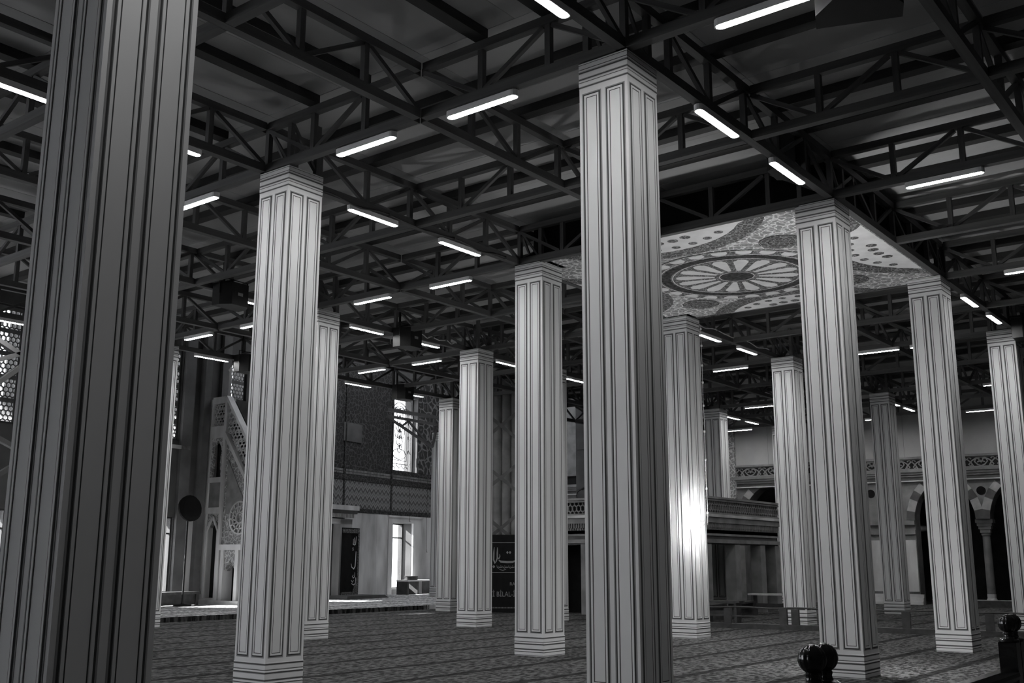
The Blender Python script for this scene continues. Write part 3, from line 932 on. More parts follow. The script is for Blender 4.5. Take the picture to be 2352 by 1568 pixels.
def text_mesh(body, size, mat):
    c = bpy.data.curves.new('lettering', 'FONT')
    c.body = body
    c.size = size
    c.extrude = 0.002
    c.resolution_u = 3
    o_ = bpy.data.objects.new('tmp_text', c)
    COL.objects.link(o_)
    bpy.context.view_layer.update()
    dg = bpy.context.evaluated_depsgraph_get()
    me = bpy.data.meshes.new_from_object(o_.evaluated_get(dg))
    bpy.data.objects.remove(o_, do_unlink=True)
    bpy.data.curves.remove(c)
    me.materials.clear()
    me.materials.append(mat)
    return me
def stroke(b, pts, w, y=0.0, th=0.004, mi=0):
    """flat calligraphic stroke in the x-z plane: widths vary along the points (x, z, k)"""
    n = len(pts)
    L_, R_ = [], []
    for k in range(n):
        p0, p1 = pts[max(k - 1, 0)], pts[min(k + 1, n - 1)]
        tx, tz = p1[0] - p0[0], p1[1] - p0[1]
        l_ = math.hypot(tx, tz) or 1
        kk = pts[k][2] if len(pts[k]) > 2 else 1
        ox, oz = -tz / l_ * w * kk / 2, tx / l_ * w * kk / 2
        L_.append((pts[k][0] + ox, pts[k][1] + oz)); R_.append((pts[k][0] - ox, pts[k][1] - oz))
    for k in range(n - 1):
        q = [L_[k], L_[k + 1], R_[k + 1], R_[k]]
        b.prism(q, y - th, y, mi)
def dia(b, x, z, s, y=0.0, th=0.004):
    b.prism([(x, z - s), (x + s * 0.8, z), (x, z + s), (x - s * 0.8, z)], y - th, y)

t = qthing('black_curtain', 'black curtain with white calligraphy and figured border hung before the prayer niche', 'curtain', -0.43, -0.86, 0.16)
cl = MB()
for k in range(10):
    x0 = -0.75 + k * 0.11
    d0, d1 = 0.015 * math.sin(k * 1.4), 0.015 * math.sin((k + 1) * 1.4)
    cl.add([(x0, d0, 0), (x0 + 0.11, d1, 0), (x0 + 0.11, d1, 2.62), (x0, d0, 2.62), (x0, d0 + 0.02, 0), (x0 + 0.11, d1 + 0.02, 0), (x0 + 0.11, d1 + 0.02, 2.62), (x0, d0 + 0.02, 2.62)],
           [(0, 1, 2, 3), (7, 6, 5, 4), (0, 4, 5, 1), (3, 2, 6, 7)])
cl.obj('cloth', M['black'], t)
bb = MB()
bb.box((0.25, -0.030, 0.0), (0.35, -0.02, 2.62)); bb.box((-0.75, -0.030, 2.42), (0.25, -0.02, 2.58)); bb.box((-0.75, -0.030, 0.04), (0.25, -0.02, 0.18))
bb.prism([(0.25, 0.18), (0.25, 0.75), (0.1, 0.45), (-0.02, 0.18)], -0.030, -0.022)
bb.obj('border', M['border_print'], t)
cg = MB()
Y_ = -0.03
stroke(cg, [(0.12, 2.30, .6), (0.10, 2.1, 1), (0.08, 1.98, .8), (0.0, 1.97, 1), (-0.1, 2.0, .7)], 0.035, Y_)
stroke(cg, [(0.0, 2.25, .5), (-0.01, 2.02, 1)], 0.03, Y_); stroke(cg, [(-0.06, 2.2, .5), (-0.07, 2.0, 1)], 0.03, Y_)
stroke(cg, [(0.13, 1.72, .6), (0.12, 1.4, 1), (0.10, 1.15, 1.2), (0.02, 1.05, 1.2), (-0.12, 1.12, .7), (-0.16, 1.25, .4)], 0.045, Y_)
stroke(cg, [(-0.03, 1.85, 1), (-0.12, 1.84, 1)], 0.025, Y_); stroke(cg, [(-0.02, 1.78, 1), (-0.11, 1.77, 1)], 0.025, Y_)
stroke(cg, [(0.10, 0.92, .5), (0.09, 0.75, 1), (0.0, 0.70, 1), (-0.06, 0.76, .8), (0.0, 0.82, .6)], 0.035, Y_)
stroke(cg, [(0.16, 0.72, 1), (0.15, 0.50, 1), (0.03, 0.44, 1.1), (-0.1, 0.5, .8)], 0.035, Y_)
stroke(cg, [(0.02, 0.62, 1), (-0.04, 0.54, 1), (-0.12, 0.62, .7)], 0.03, Y_)
cg.obj('calligraphy', M['chalk'], t)
t = qthing('niche_step', 'low carpeted step with a sloping end before the black curtain', 'step', -0.9, -1.7)
MB().prism([(-1.6, 0), (1.05, 0), (0.75, 0.12), (-1.6, 0.12)], -0.5, 0.55).obj('step_block', M['marble_dark'], t)

# diagonal bracket on the far platform column
t = thing('edge_bracing', 'crossed dark steel struts before the window left of the large near column', 'bracing', (11.0, 22.6, 0))
for p, q in (((-0.86, 6.48), (0.33, 5.93)), ((-0.80, 5.56), (0.33, 6.06)), ((-0.74, 4.82), (0.33, 5.80)), ((-0.70, 4.35), (0.33, 3.91)), ((-0.60, 2.90), (0.33, 3.55))):
    MB().bar((p[0], 0, p[1]), (q[0], 0, q[1]), 0.15, 0.10).obj('strut', M['steel'], t)
MB().box((0.33, -0.07, 0), (0.45, 0.07, 6.6)).obj('upright', M['steel'], t)
MB().box((-0.98, -0.07, 0), (-0.86, 0.07, 6.6)).obj('upright', M['steel'], t)
t = thing('roof_bracket', 'triangular dark steel bracket reaching from the far platform column towards the window', 'bracket', (32.04, 28.84, 0))
bk = MB()
A, B_, C_ = (-3.0, 0, 7.35), (-0.05, 0, 7.35), (-0.05, 0, 6.74)
for p, q, w_ in ((A, B_, 0.13), ((-3.0, 0, 7.1), (-0.05, 0, 7.05), 0.10), ((-3.0, 0, 7.08), (-0.3, 0, 6.1), 0.09),
                 ((-2.1, 0, 6.8), (-1.75, 0, 7.02), 0.07), ((-1.75, 0, 7.02), (-0.7, 0, 6.3), 0.07), ((-0.3, 0, 6.1), (-0.05, 0, 7.0), 0.08)):
    MB().bar(p, q, w_, w_).obj('strut', M['steel'], t)

# ------------------------------------------------------------------ pulpit (minbar)
MX = 21.6
mb = thing('stone_pulpit', 'tall carved marble pulpit with a pierced stair parapet against the wall', 'pulpit', (MX, 28.5, STEP_Z))
# local frame: x thickness away from viewer (+x), y towards the wall, z up
def mpoly(name, poly, mat, x0=0.0, x1=0.9):
    """poly in (y, z)"""
    n = len(poly)
    b = MB()
    b.add([(x0, y, z) for y, z in poly] + [(x1, y, z) for y, z in poly],
          [tuple(range(n - 1, -1, -1)), tuple(range(n, 2 * n))] + [(i, (i + 1) % n, n + (i + 1) % n, n + i) for i in range(n)])
    return b.obj(name, mat, mb)
TY0, TY1 = 0.50, 1.42   # tower between these y
def ogee(yc, hw_, z0, z1, n=8):
    pts = [(yc - hw_, z0), (yc - hw_ * 0.75, z0 + (z1 - z0) * 0.35), (yc - hw_ * 0.8, z0 + (z1 - z0) * 0.55), (yc - hw_ * 0.95, z0 + (z1 - z0) * 0.72), (yc - hw_ * 0.7, z0 + (z1 - z0) * 0.86),
           (yc - hw_ * 0.3, z0 + (z1 - z0) * 0.95), (yc, z1)]
    return pts + [(2 * yc - y, z) for y, z in reversed(pts[:-1])]
# tower back mass and frame members leave the openings dark
mpoly('tower_core', [(TY0 + 0.02, 0), (TY1 - 0.02, 0), (TY1 - 0.02, 6.75), (TY0 + 0.02, 6.75)], M['marble_dark'], 0.35, 0.95)
for y0, y1 in ((TY0, TY0 + 0.13), (TY1 - 0.13, TY1)):
    mpoly('corner_post', [(y0, 0), (y1, 0), (y1, 6.8), (y0, 6.8)], M['marble'], 0, 0.35)
for z0, z1 in ((0, 0.18), (2.92, 3.12), (3.95, 4.12), (5.45, 5.85), (6.62, 6.85)):
    mpoly('rail_course', [(TY0 + 0.13, z0), (TY1 - 0.13, z0), (TY1 - 0.13, z1), (TY0 + 0.13, z1)], M['marble'], 0.0, 0.33)
ym = (TY0 + TY1) / 2
# lower pointed arch niche surround
hwm = (TY1 - TY0) / 2 - 0.13
for s_ in (-1, 1):
    mpoly('arch_spandrel', [(ym, 2.90), (ym + s_ * hwm, 2.45), (ym + s_ * hwm, 2.92), (ym, 2.93)], M['carved'], 0.06, 0.3)
    MB().bar((0.03, ym, 2.82), (0.03, ym + s_ * (hwm - 0.02), 2.35), 0.07, 0.05, up=(1, 0, 0)).obj('arch_rib', M['marble'], mb)
    MB().bar((0.03, ym + s_ * (hwm - 0.03), 0.18), (0.03, ym + s_ * (hwm - 0.03), 2.36), 0.06, 0.05, up=(1, 0, 0)).obj('arch_rib', M['marble'], mb)
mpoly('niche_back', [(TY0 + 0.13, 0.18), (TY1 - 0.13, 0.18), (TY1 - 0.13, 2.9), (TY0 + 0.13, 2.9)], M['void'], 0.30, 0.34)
mpoly('plain_panel', [(TY0 + 0.13, 3.12), (TY1 - 0.13, 3.12), (TY1 - 0.13, 3.95), (TY0 + 0.13, 3.95)], M['stone'], 0.06, 0.3)
# ogee opening: two carved side plates around a dark void
og = ogee(ym, hwm * 0.72, 4.12, 5.35)
half = len(og) // 2
mpoly('carved_plate', og[:half + 1] + [(ym, 5.45), (ym - hwm, 5.45), (ym - hwm, 4.12)], M['carved'], 0.05, 0.14)
mpoly('carved_plate', og[half:] + [(ym + hwm, 4.12), (ym + hwm, 5.45), (ym, 5.45)], M['carved'], 0.05, 0.14)
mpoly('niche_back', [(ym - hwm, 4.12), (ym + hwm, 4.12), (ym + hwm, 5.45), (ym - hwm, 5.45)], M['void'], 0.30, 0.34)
rotm = Matrix(((0, 1, 0, 0), (1, 0, 0, 0), (0, 0, 1, 0), (0, 0, 0, 1)))
def mlattice(name, y0, y1, z0, z1, a, w_, clip=None):
    b = MB()
    honeycomb(b, y0, y1, z0, z1, a, 0.0, w_, 0.04)
    k = a * math.sqrt(3)
    yy = y0 + k / 2
    while yy < y1:
        zz = z0 + k / 2
        while zz < z1:
            circ_bars(b, yy, zz, a * 0.62, a * 0.62, 0.0, w_ * 0.8, 0.04, 8)
            zz += k * 1.73
        yy += k
    if clip:
        keep, nv, nf, nm = [], [], [], []
        for bi in range(0, len(b.v), 8):
            vv = b.v[bi:bi + 8]
            if all(clip(p[0], p[2]) for p in vv): keep.append(bi)
        nb = MB()
        for bi in keep:
            nb.add(b.v[bi:bi + 8], [(0, 1, 2, 3), (7, 6, 5, 4), (0, 4, 5, 1), (1, 5, 6, 2), (2, 6, 7, 3), (3, 7, 4, 0)])
        b = nb
    b.v = [(v_[1] + 0.10, v_[0], v_[2]) for v_ in b.v]
    b.f = [tuple(reversed(f_)) for f_ in b.f]
    return b.obj(name, M['marble'], mb)
mlattice('pierced_screen', TY0 + 0.15, TY1 - 0.15, 5.87, 6.60, 0.085, 0.022)
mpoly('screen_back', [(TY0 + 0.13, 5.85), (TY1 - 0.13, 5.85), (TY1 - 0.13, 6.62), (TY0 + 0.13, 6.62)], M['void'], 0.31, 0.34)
# stair flank: triangle going down away from the wall (towards -y)
SL = 1.28       # drop per metre
def ztop(y): return 6.85 - (TY0 - y) * SL
YE = TY0 - 4.7
for (za, zb, nm) in ((0.0, -0.16, 'hand_rail'), (-1.22, -1.42, 'stair_string')):
    mpoly(nm, [(TY0, ztop(TY0) + za), (TY0, ztop(TY0) + zb), (YE, ztop(YE) + zb), (YE, ztop(YE) + za)], M['marble'], -0.03, 0.2)
mlattice('pierced_parapet', YE + 0.1, TY0 - 0.02, 0.5, 6.8, 0.105, 0.030, lambda y, z: ztop(y) - 1.22 < z < ztop(y) - 0.14)
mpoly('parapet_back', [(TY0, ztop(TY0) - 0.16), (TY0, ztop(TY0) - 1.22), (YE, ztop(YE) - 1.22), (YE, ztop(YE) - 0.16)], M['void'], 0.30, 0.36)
mpoly('flank', [(TY0, ztop(TY0) - 1.42), (TY0, 1.9), (YE + 1.3, 1.9)], M['carved'], 0.08, 0.9)
mpoly('flank_field', [(TY0 - 0.15, 4.7), (TY0 - 0.15, 2.9), (TY0 - 1.35, 2.9)], M['stone'], 0.05, 0.1)
mpoly('flank_course', [(TY0, 1.72), (TY0, 1.9), (YE + 1.2, 1.9), (YE + 1.2, 1.72)], M['marble'], -0.02, 0.9)
med = MB()
for k in range(26):
    a0, a1 = 2 * math.pi * k / 26, 2 * math.pi * (k + 1) / 26
    for r_ in (0.52, 0.36, 0.18):
        med.bar((0.04, TY0 - 0.95 + r_ * math.cos(a0), 2.75 + r_ * math.sin(a0)), (0.04, TY0 - 0.95 + r_ * math.cos(a1), 2.75 + r_ * math.sin(a1)), 0.05, 0.05, up=(1, 0, 0))
    if k % 2 == 0: med.bar((0.04, TY0 - 0.95 + 0.18 * math.cos(a0), 2.75 + 0.18 * math.sin(a0)), (0.04, TY0 - 0.95 + 0.5 * math.cos(a1 + 0.2), 2.75 + 0.5 * math.sin(a1 + 0.2)), 0.04, 0.05, up=(1, 0, 0))
med.obj('pierced_medallion', M['marble'], mb)
# base arcade
for k in range(3):
    yc = TY0 - 0.55 - k * 1.05
    for s_ in (-1, 1):
        mpoly('arcade_pier', [(yc + s_ * 0.30, 0), (yc + s_ * 0.46, 0), (yc + s_ * 0.46, 1.72), (yc + s_ * 0.30, 1.72)], M['marble'], 0.0, 0.4)
        mpoly('arcade_spandrel', [(yc, 1.40), (yc + s_ * 0.30, 1.05), (yc + s_ * 0.30, 1.72), (yc, 1.72)], M['carved'], 0.05, 0.3)
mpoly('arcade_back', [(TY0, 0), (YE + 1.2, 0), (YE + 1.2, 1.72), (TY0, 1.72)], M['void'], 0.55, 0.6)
mpoly('pulpit_plinth', [(TY1, 0), (TY1, 0.12), (YE + 1.0, 0.12), (YE + 1.0, 0)], M['marble'], -0.12, 0.0)
MB().lathe([(0.05, 0), (0.05, 0.9), (0.08, 0.95), (0.03, 1.05)], 10, (0.1, TY0 + 0.06, 6.8)).obj('finial_pole', M['marble'], mb)
# pedestal fan beside the window
t = thing('pedestal_fan', 'dark round-headed pedestal fan standing beside the low sunlit window', 'fan', (20.05, 28.6, STEP_Z))
MB().lathe([(0.28, 0), (0.28, 0.03), (0.05, 0.06), (0.03, 0.1), (0.03, 2.75)], 16).obj('stand', M['plastic'], t)
fh = MB().lathe([(0.02, -0.12), (0.22, -0.11), (0.30, -0.04), (0.31, 0.03), (0.24, 0.11), (0.05, 0.13)], 20)
fh.obj('fan_head', M['black'], t, True, Matrix.Translation((0, -0.08, 3.0)) @ Matrix.Rotation(R(80), 4, 'X') @ Matrix.Diagonal((1.35, 1.35, 1.35, 1)))
# dark bench at the wall
t = qthing('wall_bench', 'long dark bench standing under the low sunlit window', 'bench', -10.0, -0.75)
MB().box((-1.6, -0.3, 0.34), (1.35, 0.3, 0.42)).obj('seat', M['wood_dull'], t)
MB().box((-1.5, -0.25, 0), (-1.4, 0.25, 0.34)).obj('end_board', M['wood_dull'], t)
MB().box((1.2, -0.25, 0), (1.3, 0.25, 0.34)).obj('end_board', M['wood_dull'], t)
MB().box((-1.4, -0.2, 0.02), (1.2, -0.17, 0.34)).obj('front_board', M['wood_dull'], t)

# ------------------------------------------------------------------ great fluted pier, brace frame, black banner
PC = (27.75, 21.85)
pr = thing('fluted_pier', 'massive round fluted stone pier behind the cross-braced frame', 'pier', (PC[0], PC[1], 0))
pr['kind'] = 'thing'
NR, PR = 42, 1.95
rib = MB()
wv = 2 * PR * math.sin(math.pi / NR)
pts = [(wv / 2 * math.cos(math.pi * k / 8), wv * 0.42 * math.sin(math.pi * k / 8)) for k in range(9)]
rib.hprism([(p[0], -p[1]) for p in reversed(pts)], 0.45, 7.3)
rib_me = rib.mesh('rib', M['stone'], True)
for k in range(NR):
    a = 2 * math.pi * k / NR
    link('rib', rib_me, pr, Matrix.Rotation(a, 4, 'Z') @ Matrix.Translation((0, -PR * math.cos(math.pi / NR), 0)))
MB().lathe([(PR - 0.02, 0.3), (PR - 0.02, 7.3)], 42).obj('pier_core', M['marble_dark'], pr)
MB().lathe([(PR + 0.25, 0), (PR + 0.25, 0.3), (PR + 0.12, 0.45)], 42).obj('pier_base', M['marble'], pr)
nvec = Vector((math.cos(AZ), math.sin(AZ), 0))
rzb = AZ - math.pi / 2     # local x = picture right, local y = away
t = thing('brace_frame', 'dark steel frame of crossed flat bars before the fluted pier', 'frame', (25.45, 20.5, 0), rzb)
for z in (5.70, 4.06, 2.50):
    for s_ in (-1, 1):
        MB().bar((0.2 - s_ * 1.02, 0.015 * s_, z - 0.82), (0.2 + s_ * 1.02, 0.015 * s_, z + 0.82), 0.10, 0.02, up=(0, 1, 0)).obj('cross_bar', M['steel'], t)
for x in (-0.86, 1.26):
    MB().box((x - 0.04, -0.04, 0), (x + 0.04, 0.04, 6.5)).obj('upright', M['steel'], t)
bn = thing('black_banner', 'black standing banner with grey Arabic script and BİLAL lettering', 'banner', (25.0, 20.2, 0), rzb)
MB().box((-0.75, 0, 0.02), (1.35, 0.03, 2.30)).obj('banner_cloth', M['black'], bn)
for z in (2.06, 1.18):
    MB().box((-0.75, -0.006, z - 0.008), (1.35, 0, z + 0.008)).obj('rule', M['grey_print'], bn)
for k in range(44):
    pass
hb = MB()
for k in range(60): hb.box((-0.74 + k * 0.035, -0.006, 0.13), (-0.725 + k * 0.035, 0, 0.165))
hb.obj('hem_stitch', M['grey_print'], bn)
me = text_mesh('T\u0130 B\u0130LAL-\u0130', 0.30, M['grey_print'])
xs = [v_.co.x for v_ in me.vertices]
tw = max(xs) - min(xs)
kx = 0.78 / tw
link('lettering', me, bn, Matrix.Translation((-0.085 - min(xs) * kx, -0.004, 0.475)) @ Matrix.Rotation(math.pi / 2, 4, 'X') @ Matrix.Diagonal((kx, kx * 1.22, 1, 1)))
me = text_mesh('RA', 0.13, M['grey_print'])
link('lettering', me, bn, Matrix.Translation((0.53, -0.004, 0.80)) @ Matrix.Rotation(math.pi / 2, 4, 'X'))
def glyph(*fs):
    b_ = MB()
    for f_ in fs: f_(b_)
    b_.obj('arabic_letter', M['grey_print'], bn)
glyph(lambda b_: stroke(b_, [(0.06, 1.93, .3), (0.05, 1.75, 1), (0.045, 1.55, 1), (0.09, 1.45, 1.2), (0.12, 1.50, .8), (0.155, 1.60, .9), (0.155, 1.75, 1), (0.16, 1.92, .4)], 0.042, 0))
glyph(lambda b_: stroke(b_, [(0.165, 1.62, 1), (0.20, 1.58, 1), (0.235, 1.65, .8), (0.23, 1.72, .4)], 0.04, 0))
for dx_, dz_, ds_ in ((0.46, 1.77, 0.045), (0.54, 1.77, 0.045), (0.05, 1.35, 0.05)):
    glyph(lambda b_: dia(b_, dx_, dz_, ds_))
glyph(lambda b_: stroke(b_, [(0.20, 1.54, .5), (0.26, 1.50, 1.2), (0.45, 1.485, 1.3), (0.62, 1.49, 1.2), (0.72, 1.53, .6)], 0.05, 0))
for k in range(9):
    x = 0.14 + k * 0.06
    glyph(lambda b_: stroke(b_, [(x, 1.39 - 0.02 * (k % 2), .5), (x + 0.02, 1.32, 1), (x + 0.06, 1.30 + 0.02 * (k % 3), 1), (x + 0.07, 1.36, .5)], 0.018, 0))
glyph(lambda b_: stroke(b_, [(0.22, 1.27, .5), (0.32, 1.24, 1), (0.42, 1.27, .5)], 0.02, 0))


# ------------------------------------------------------------------ raised tribune (mahfil)
U0, U1, V0, V1 = 25.85, 31.85, 14.0, 18.9
tr = thing('raised_tribune', 'stone tribune on short posts with a pierced balustrade behind the low barrier', 'tribune', (U0, V0, 0))
LU, LV = U1 - U0, V1 - V0
def tbox(name, a, b, mat): return MB().box(a, b).obj(name, mat, tr)
tbox('tribune_floor', (0.02, 0.02, 2.30), (LU, LV, 2.58), M['stone'])
for d, z0, z1, m_ in ((0.10, 2.76, 2.84, 'marble'), (0.06, 2.60, 2.755, 'stone'), (-0.02, 2.24, 2.40, 'stone'), (0.02, 2.03, 2.14, 'stone')):
    tbox('cornice', (-d, -d, z0), (LU + d, -d + 0.3, z1), M[m_])
    tbox('cornice', (-d, -d + 0.301, z0), (-d + 0.3, LV, z1), M[m_])
tbox('lintel', (0.05, 0.06, 2.0), (LU, 0.35, 2.3), M['marble_dark'])
tbox('lintel', (0.05, 0.36, 2.0), (0.35, LV, 2.3), M['marble_dark'])
dn = MB()
k = 0
x = -0.02
while x < LU:
    dn.box((x, -0.03, 2.47), (x + 0.045, 0.1, 2.60)); dn.box((x + 0.04, -0.01, 2.41), (x + 0.075, 0.1, 2.47)); x += 0.085
y = 0.08
while y < LV:
    dn.box((-0.03, y, 2.47), (0.1, y + 0.045, 2.60)); dn.box((-0.01, y + 0.04, 2.41), (0.1, y + 0.075, 2.47)); y += 0.085
tag(dn.obj('dentil_course', M['stone'], tr), kind='stuff')
for x in (0.0, 1.05, 2.88, 4.62, 5.7):
    tbox('post', (x, 0.0, 0.0), (x + 0.34, 0.34, 2.0), M['stone'])
for y in (1.9, 3.2, 4.5):
    tbox('post', (0.0, y, 0.0), (0.34, y + 0.34, 2.0), M['stone'])
for x in (1.05, 2.88, 4.62):
    tbox('post', (x, 4.5, 0.0), (x + 0.34, 4.84, 2.0), M['stone'])
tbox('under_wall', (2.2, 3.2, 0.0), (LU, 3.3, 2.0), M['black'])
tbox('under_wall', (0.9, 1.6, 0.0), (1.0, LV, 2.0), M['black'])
# balustrade
lb = MB()
honeycomb(lb, 0.02, LU, 2.88, 3.22, 0.085, 0.0, 0.028, 0.05, squeeze=1.25)
lb.obj('pierced_balustrade', M['stone'], tr)
lb = MB()
honeycomb(lb, 0.06, LV, 2.88, 3.22, 0.085, 0.0, 0.028, 0.05, squeeze=1.25)
lb.v = [(v_[1], v_[0], v_[2]) for v_ in lb.v]
lb.f = [tuple(reversed(f_)) for f_ in lb.f]
lb.obj('pierced_balustrade', M['stone'], tr)
for z0, z1, d in ((2.842, 2.89, 0.06), (3.22, 3.27, 0.06), (3.28, 3.34, 0.09)):
    tbox('rail', (-d, -d, z0), (LU, d, z1), M['stone'])
    tbox('rail', (-d, d + 0.001, z0), (d, LV, z1), M['stone'])
tbox('balustrade_shade_board', (0.12, 0.12, 2.85), (LU, 0.14, 3.26), M['void'])  # dark boards added to stand for the shade inside the tribune
tbox('balustrade_shade_board', (0.12, 0.15, 2.85), (0.14, LV, 3.26), M['void'])
t = thing('microphone', 'small dark gooseneck microphone clipped to the tribune rail', 'microphone', (25.85, 17.65, 3.34))
MB().tube([(0, 0, 0), (0.0, 0.02, 0.1), (0, -0.03, 0.2), (0, -0.16, 0.26)], 0.012, 6).obj('gooseneck', M['plastic'], t)
MB().lathe([(0.012, 0), (0.03, 0.02), (0.03, 0.09), (0.015, 0.11)], 10).obj('head', M['plastic'], t, True, Matrix.Translation((0, -0.16, 0.25)) @ Matrix.Rotation(R(60), 4, 'X'))
# curtain-like wall seen behind the tribune
t = thing('stone_screen', 'tall plain stone screen wall rising behind the tribune beside the pier', 'screen', (33.2, 20.1, 0))
MB().box((0, 0, 0), (0.6, 2.6, 4.2)).obj('lower_slab', M['plaster_pale'], t)
MB().box((0, 0, 4.215), (0.6, 2.6, 5.7)).obj('middle_slab', M['plaster_pale'], t)
MB().box((0, 0, 5.715), (0.6, 2.6, 7.4)).obj('upper_slab', M['plaster_pale'], t)

# ------------------------------------------------------------------ low tables under and before the tribune
def desk(x, y, rz, L, h, top, label, group=None):
    t_ = thing('reading_desk', label, 'desk', (x, y, 0), rz, group)
    MB().box((-L / 2, -0.2, h - 0.05), (L / 2, 0.2, h)).obj('desk_top', top, t_)
    for s_ in (-1, 1):
        MB().box((s_ * (L / 2 - 0.12) - 0.03, -0.17, 0), (s_ * (L / 2 - 0.12) + 0.03, 0.17, h - 0.05)).obj('side_board', M['wood_dull'], t_)
    MB().box((-L / 2 + 0.15, -0.02, h * 0.3), (L / 2 - 0.15, 0.02, h * 0.55)).obj('stretcher', M['wood_dull'], t_)
    return t_
GD = 'dark reading desks before the tribune'
LD = 'low dark wooden reading desk standing between the barrier and the tribune'
desk(24.6, 12.65, R(96), 1.5, 0.55, M['wood_dull'], 'tallest dark reading desk, turned crosswise behind the barrier', GD)
desk(25.4, 13.1, R(10), 1.3, 0.42, M['wood_dull'], 'lowest dark reading desk by the tribune corner', GD)
desk(26.9, 13.0, R(5), 1.2, 0.45, M['wood_dull'], 'short dark reading desk before the tribune posts', GD)
desk(28.7, 12.9, R(95), 1.3, 0.62, M['marble'], 'low desk with a pale top beside the column behind the barrier')

# ------------------------------------------------------------------ low barrier
bx0, by0, bx1, by1 = 22.78, 12.15, 23.98, 4.3
LB = math.hypot(bx1 - bx0, by1 - by0)
t = thing('low_barrier', 'low dark barrier of short posts and two rails on a thick sill', 'barrier', (bx0, by0, 0), math.atan2(by1 - by0, bx1 - bx0))
MB().box((0, -0.10, 0), (LB, 0.10, 0.11)).obj('sill', M['wood_dull'], t)
for p in (0.1, 0.75, 2.05, 2.32, 3.45, 4.7, 5.95, 6.35, 7.6):
    MB().box((p - 0.085, -0.05, 0.11), (p + 0.085, 0.05, 0.455)).obj('post', M['wood_dull'], t)
MB().tube([(LB * k / 40, 0, 0.47 - 0.012 * math.sin(k * 0.9)) for k in range(41)], 0.022, 6).obj('rope_rail', M['wood_dull'], t)
MB().box((0, -0.02, 0.26), (LB, 0.02, 0.29)).obj('lower_rail', M['wood_dull'], t)

# ------------------------------------------------------------------ near wooden railing
FV = 1.77
rl = thing('wooden_railing', 'dark varnished wooden railing with round-topped newels in the foreground', 'railing', (4.30, FV, 0))
newel = MB()
newel.box((-0.055, -0.055, 0), (0.055, 0.055, 0.99))
newel_me = newel.mesh('newel_post', M['wood'])
ball = [(0.048, 0.0), (0.050, 0.012), (0.036, 0.022), (0.030, 0.040), (0.034, 0.052)]
for k in range(9):
    a = -1.05 + k * (1.05 + 1.5) / 8
    ball.append((0.060 * math.cos(a), 0.112 + 0.060 * math.sin(a)))
ball_me = MB().lathe(ball, 64, lobes=14, amp=0.07).mesh('newel_finial', M['wood'], True)
collar_me = MB().lathe([(0.05, 0), (0.066, 0.01), (0.066, 0.02), (0.05, 0.03)], 24).mesh('newel_collar', M['wood'], True)
for x in (0.0, 0.125, 3.28, 3.405, 6.6):
    link('newel_post', newel_me, rl, Matrix.Translation((x, 0, 0)))
    link('newel_collar', collar_me, rl, Matrix.Translation((x, 0, 0.985)))
    link('newel_finial', ball_me, rl, Matrix.Translation((x, 0, 0.995)))
for a, b in ((0.18, 3.225), (3.46, 6.545)):
    prf = [(-0.05, 0.0), (0.05, 0.0), (0.065, 0.03), (0.06, 0.05), (0.03, 0.075), (-0.03, 0.075), (-0.06, 0.05), (-0.065, 0.03)]
    b_ = MB()
    n = len(prf)
    b_.add([(a, y, 0.755 + z) for y, z in prf] + [(b, y, 0.755 + z) for y, z in prf],
           [tuple(range(n - 1, -1, -1)), tuple(range(n, 2 * n))] + [(i, (i + 1) % n, n + (i + 1) % n, n + i) for i in range(n)])
    b_.obj('hand_rail', M['wood'], rl)
    MB().box((a, -0.022, 0.64), (b, 0.022, 0.70)).obj('rail_moulding', M['wood'], rl)
    MB().box((a, -0.012, 0.10), (b, 0.012, 0.64)).obj('board', M['wood'], rl)
    MB().box((a, -0.03, 0.0), (b, 0.03, 0.10)).obj('bottom_rail', M['wood'], rl)

# ------------------------------------------------------------------ end wall with arcade and gallery (turned a little against the grid)
EM = Matrix.Translation((40.0, 9.7, 0)) @ Matrix.Rotation(R(94.5), 4, 'Z')   # local x towards the qibla wall, local y towards the camera
ew = empty('wall_end')
ew.matrix_world = EM
tag(ew, 'far end wall with an arcade, a carved gallery front and plain boards above', 'wall', kind='structure')
def epart(b, name, mat, smooth=False): return b.obj(name, mat, ew, smooth)
TH = 0.8
def arch_pts(s0, s1, zs, n=9):
    """pointed arch intrados from s1 up to the apex and down to s0"""
    a = (s1 - s0)
    Rr = a * 0.78
    def half():
        c = Rr
        top = math.acos((Rr - a / 2) / Rr)
        return [(Rr - Rr * math.cos(top * k / n), Rr * math.sin(top * k / n)) for k in range(n + 1)]
    h = half()
    left = [(s0 + x, zs + z) for x, z in h]
    right = [(s1 - x, zs + z) for x, z in reversed(h)]
    return left + right[1:]
ZS, ZC = 3.02, 4.42
arches = [(-7.2, -5.1), (-4.75, -2.65), (-2.2, -0.12), (0.36, 2.44), (6.95, 9.05), (11.2, 13.3)]
solid = []
prev = -22.0
for s0, s1 in arches:
    solid.append((prev, s0)); prev = s1
solid.append((prev, 22.0))
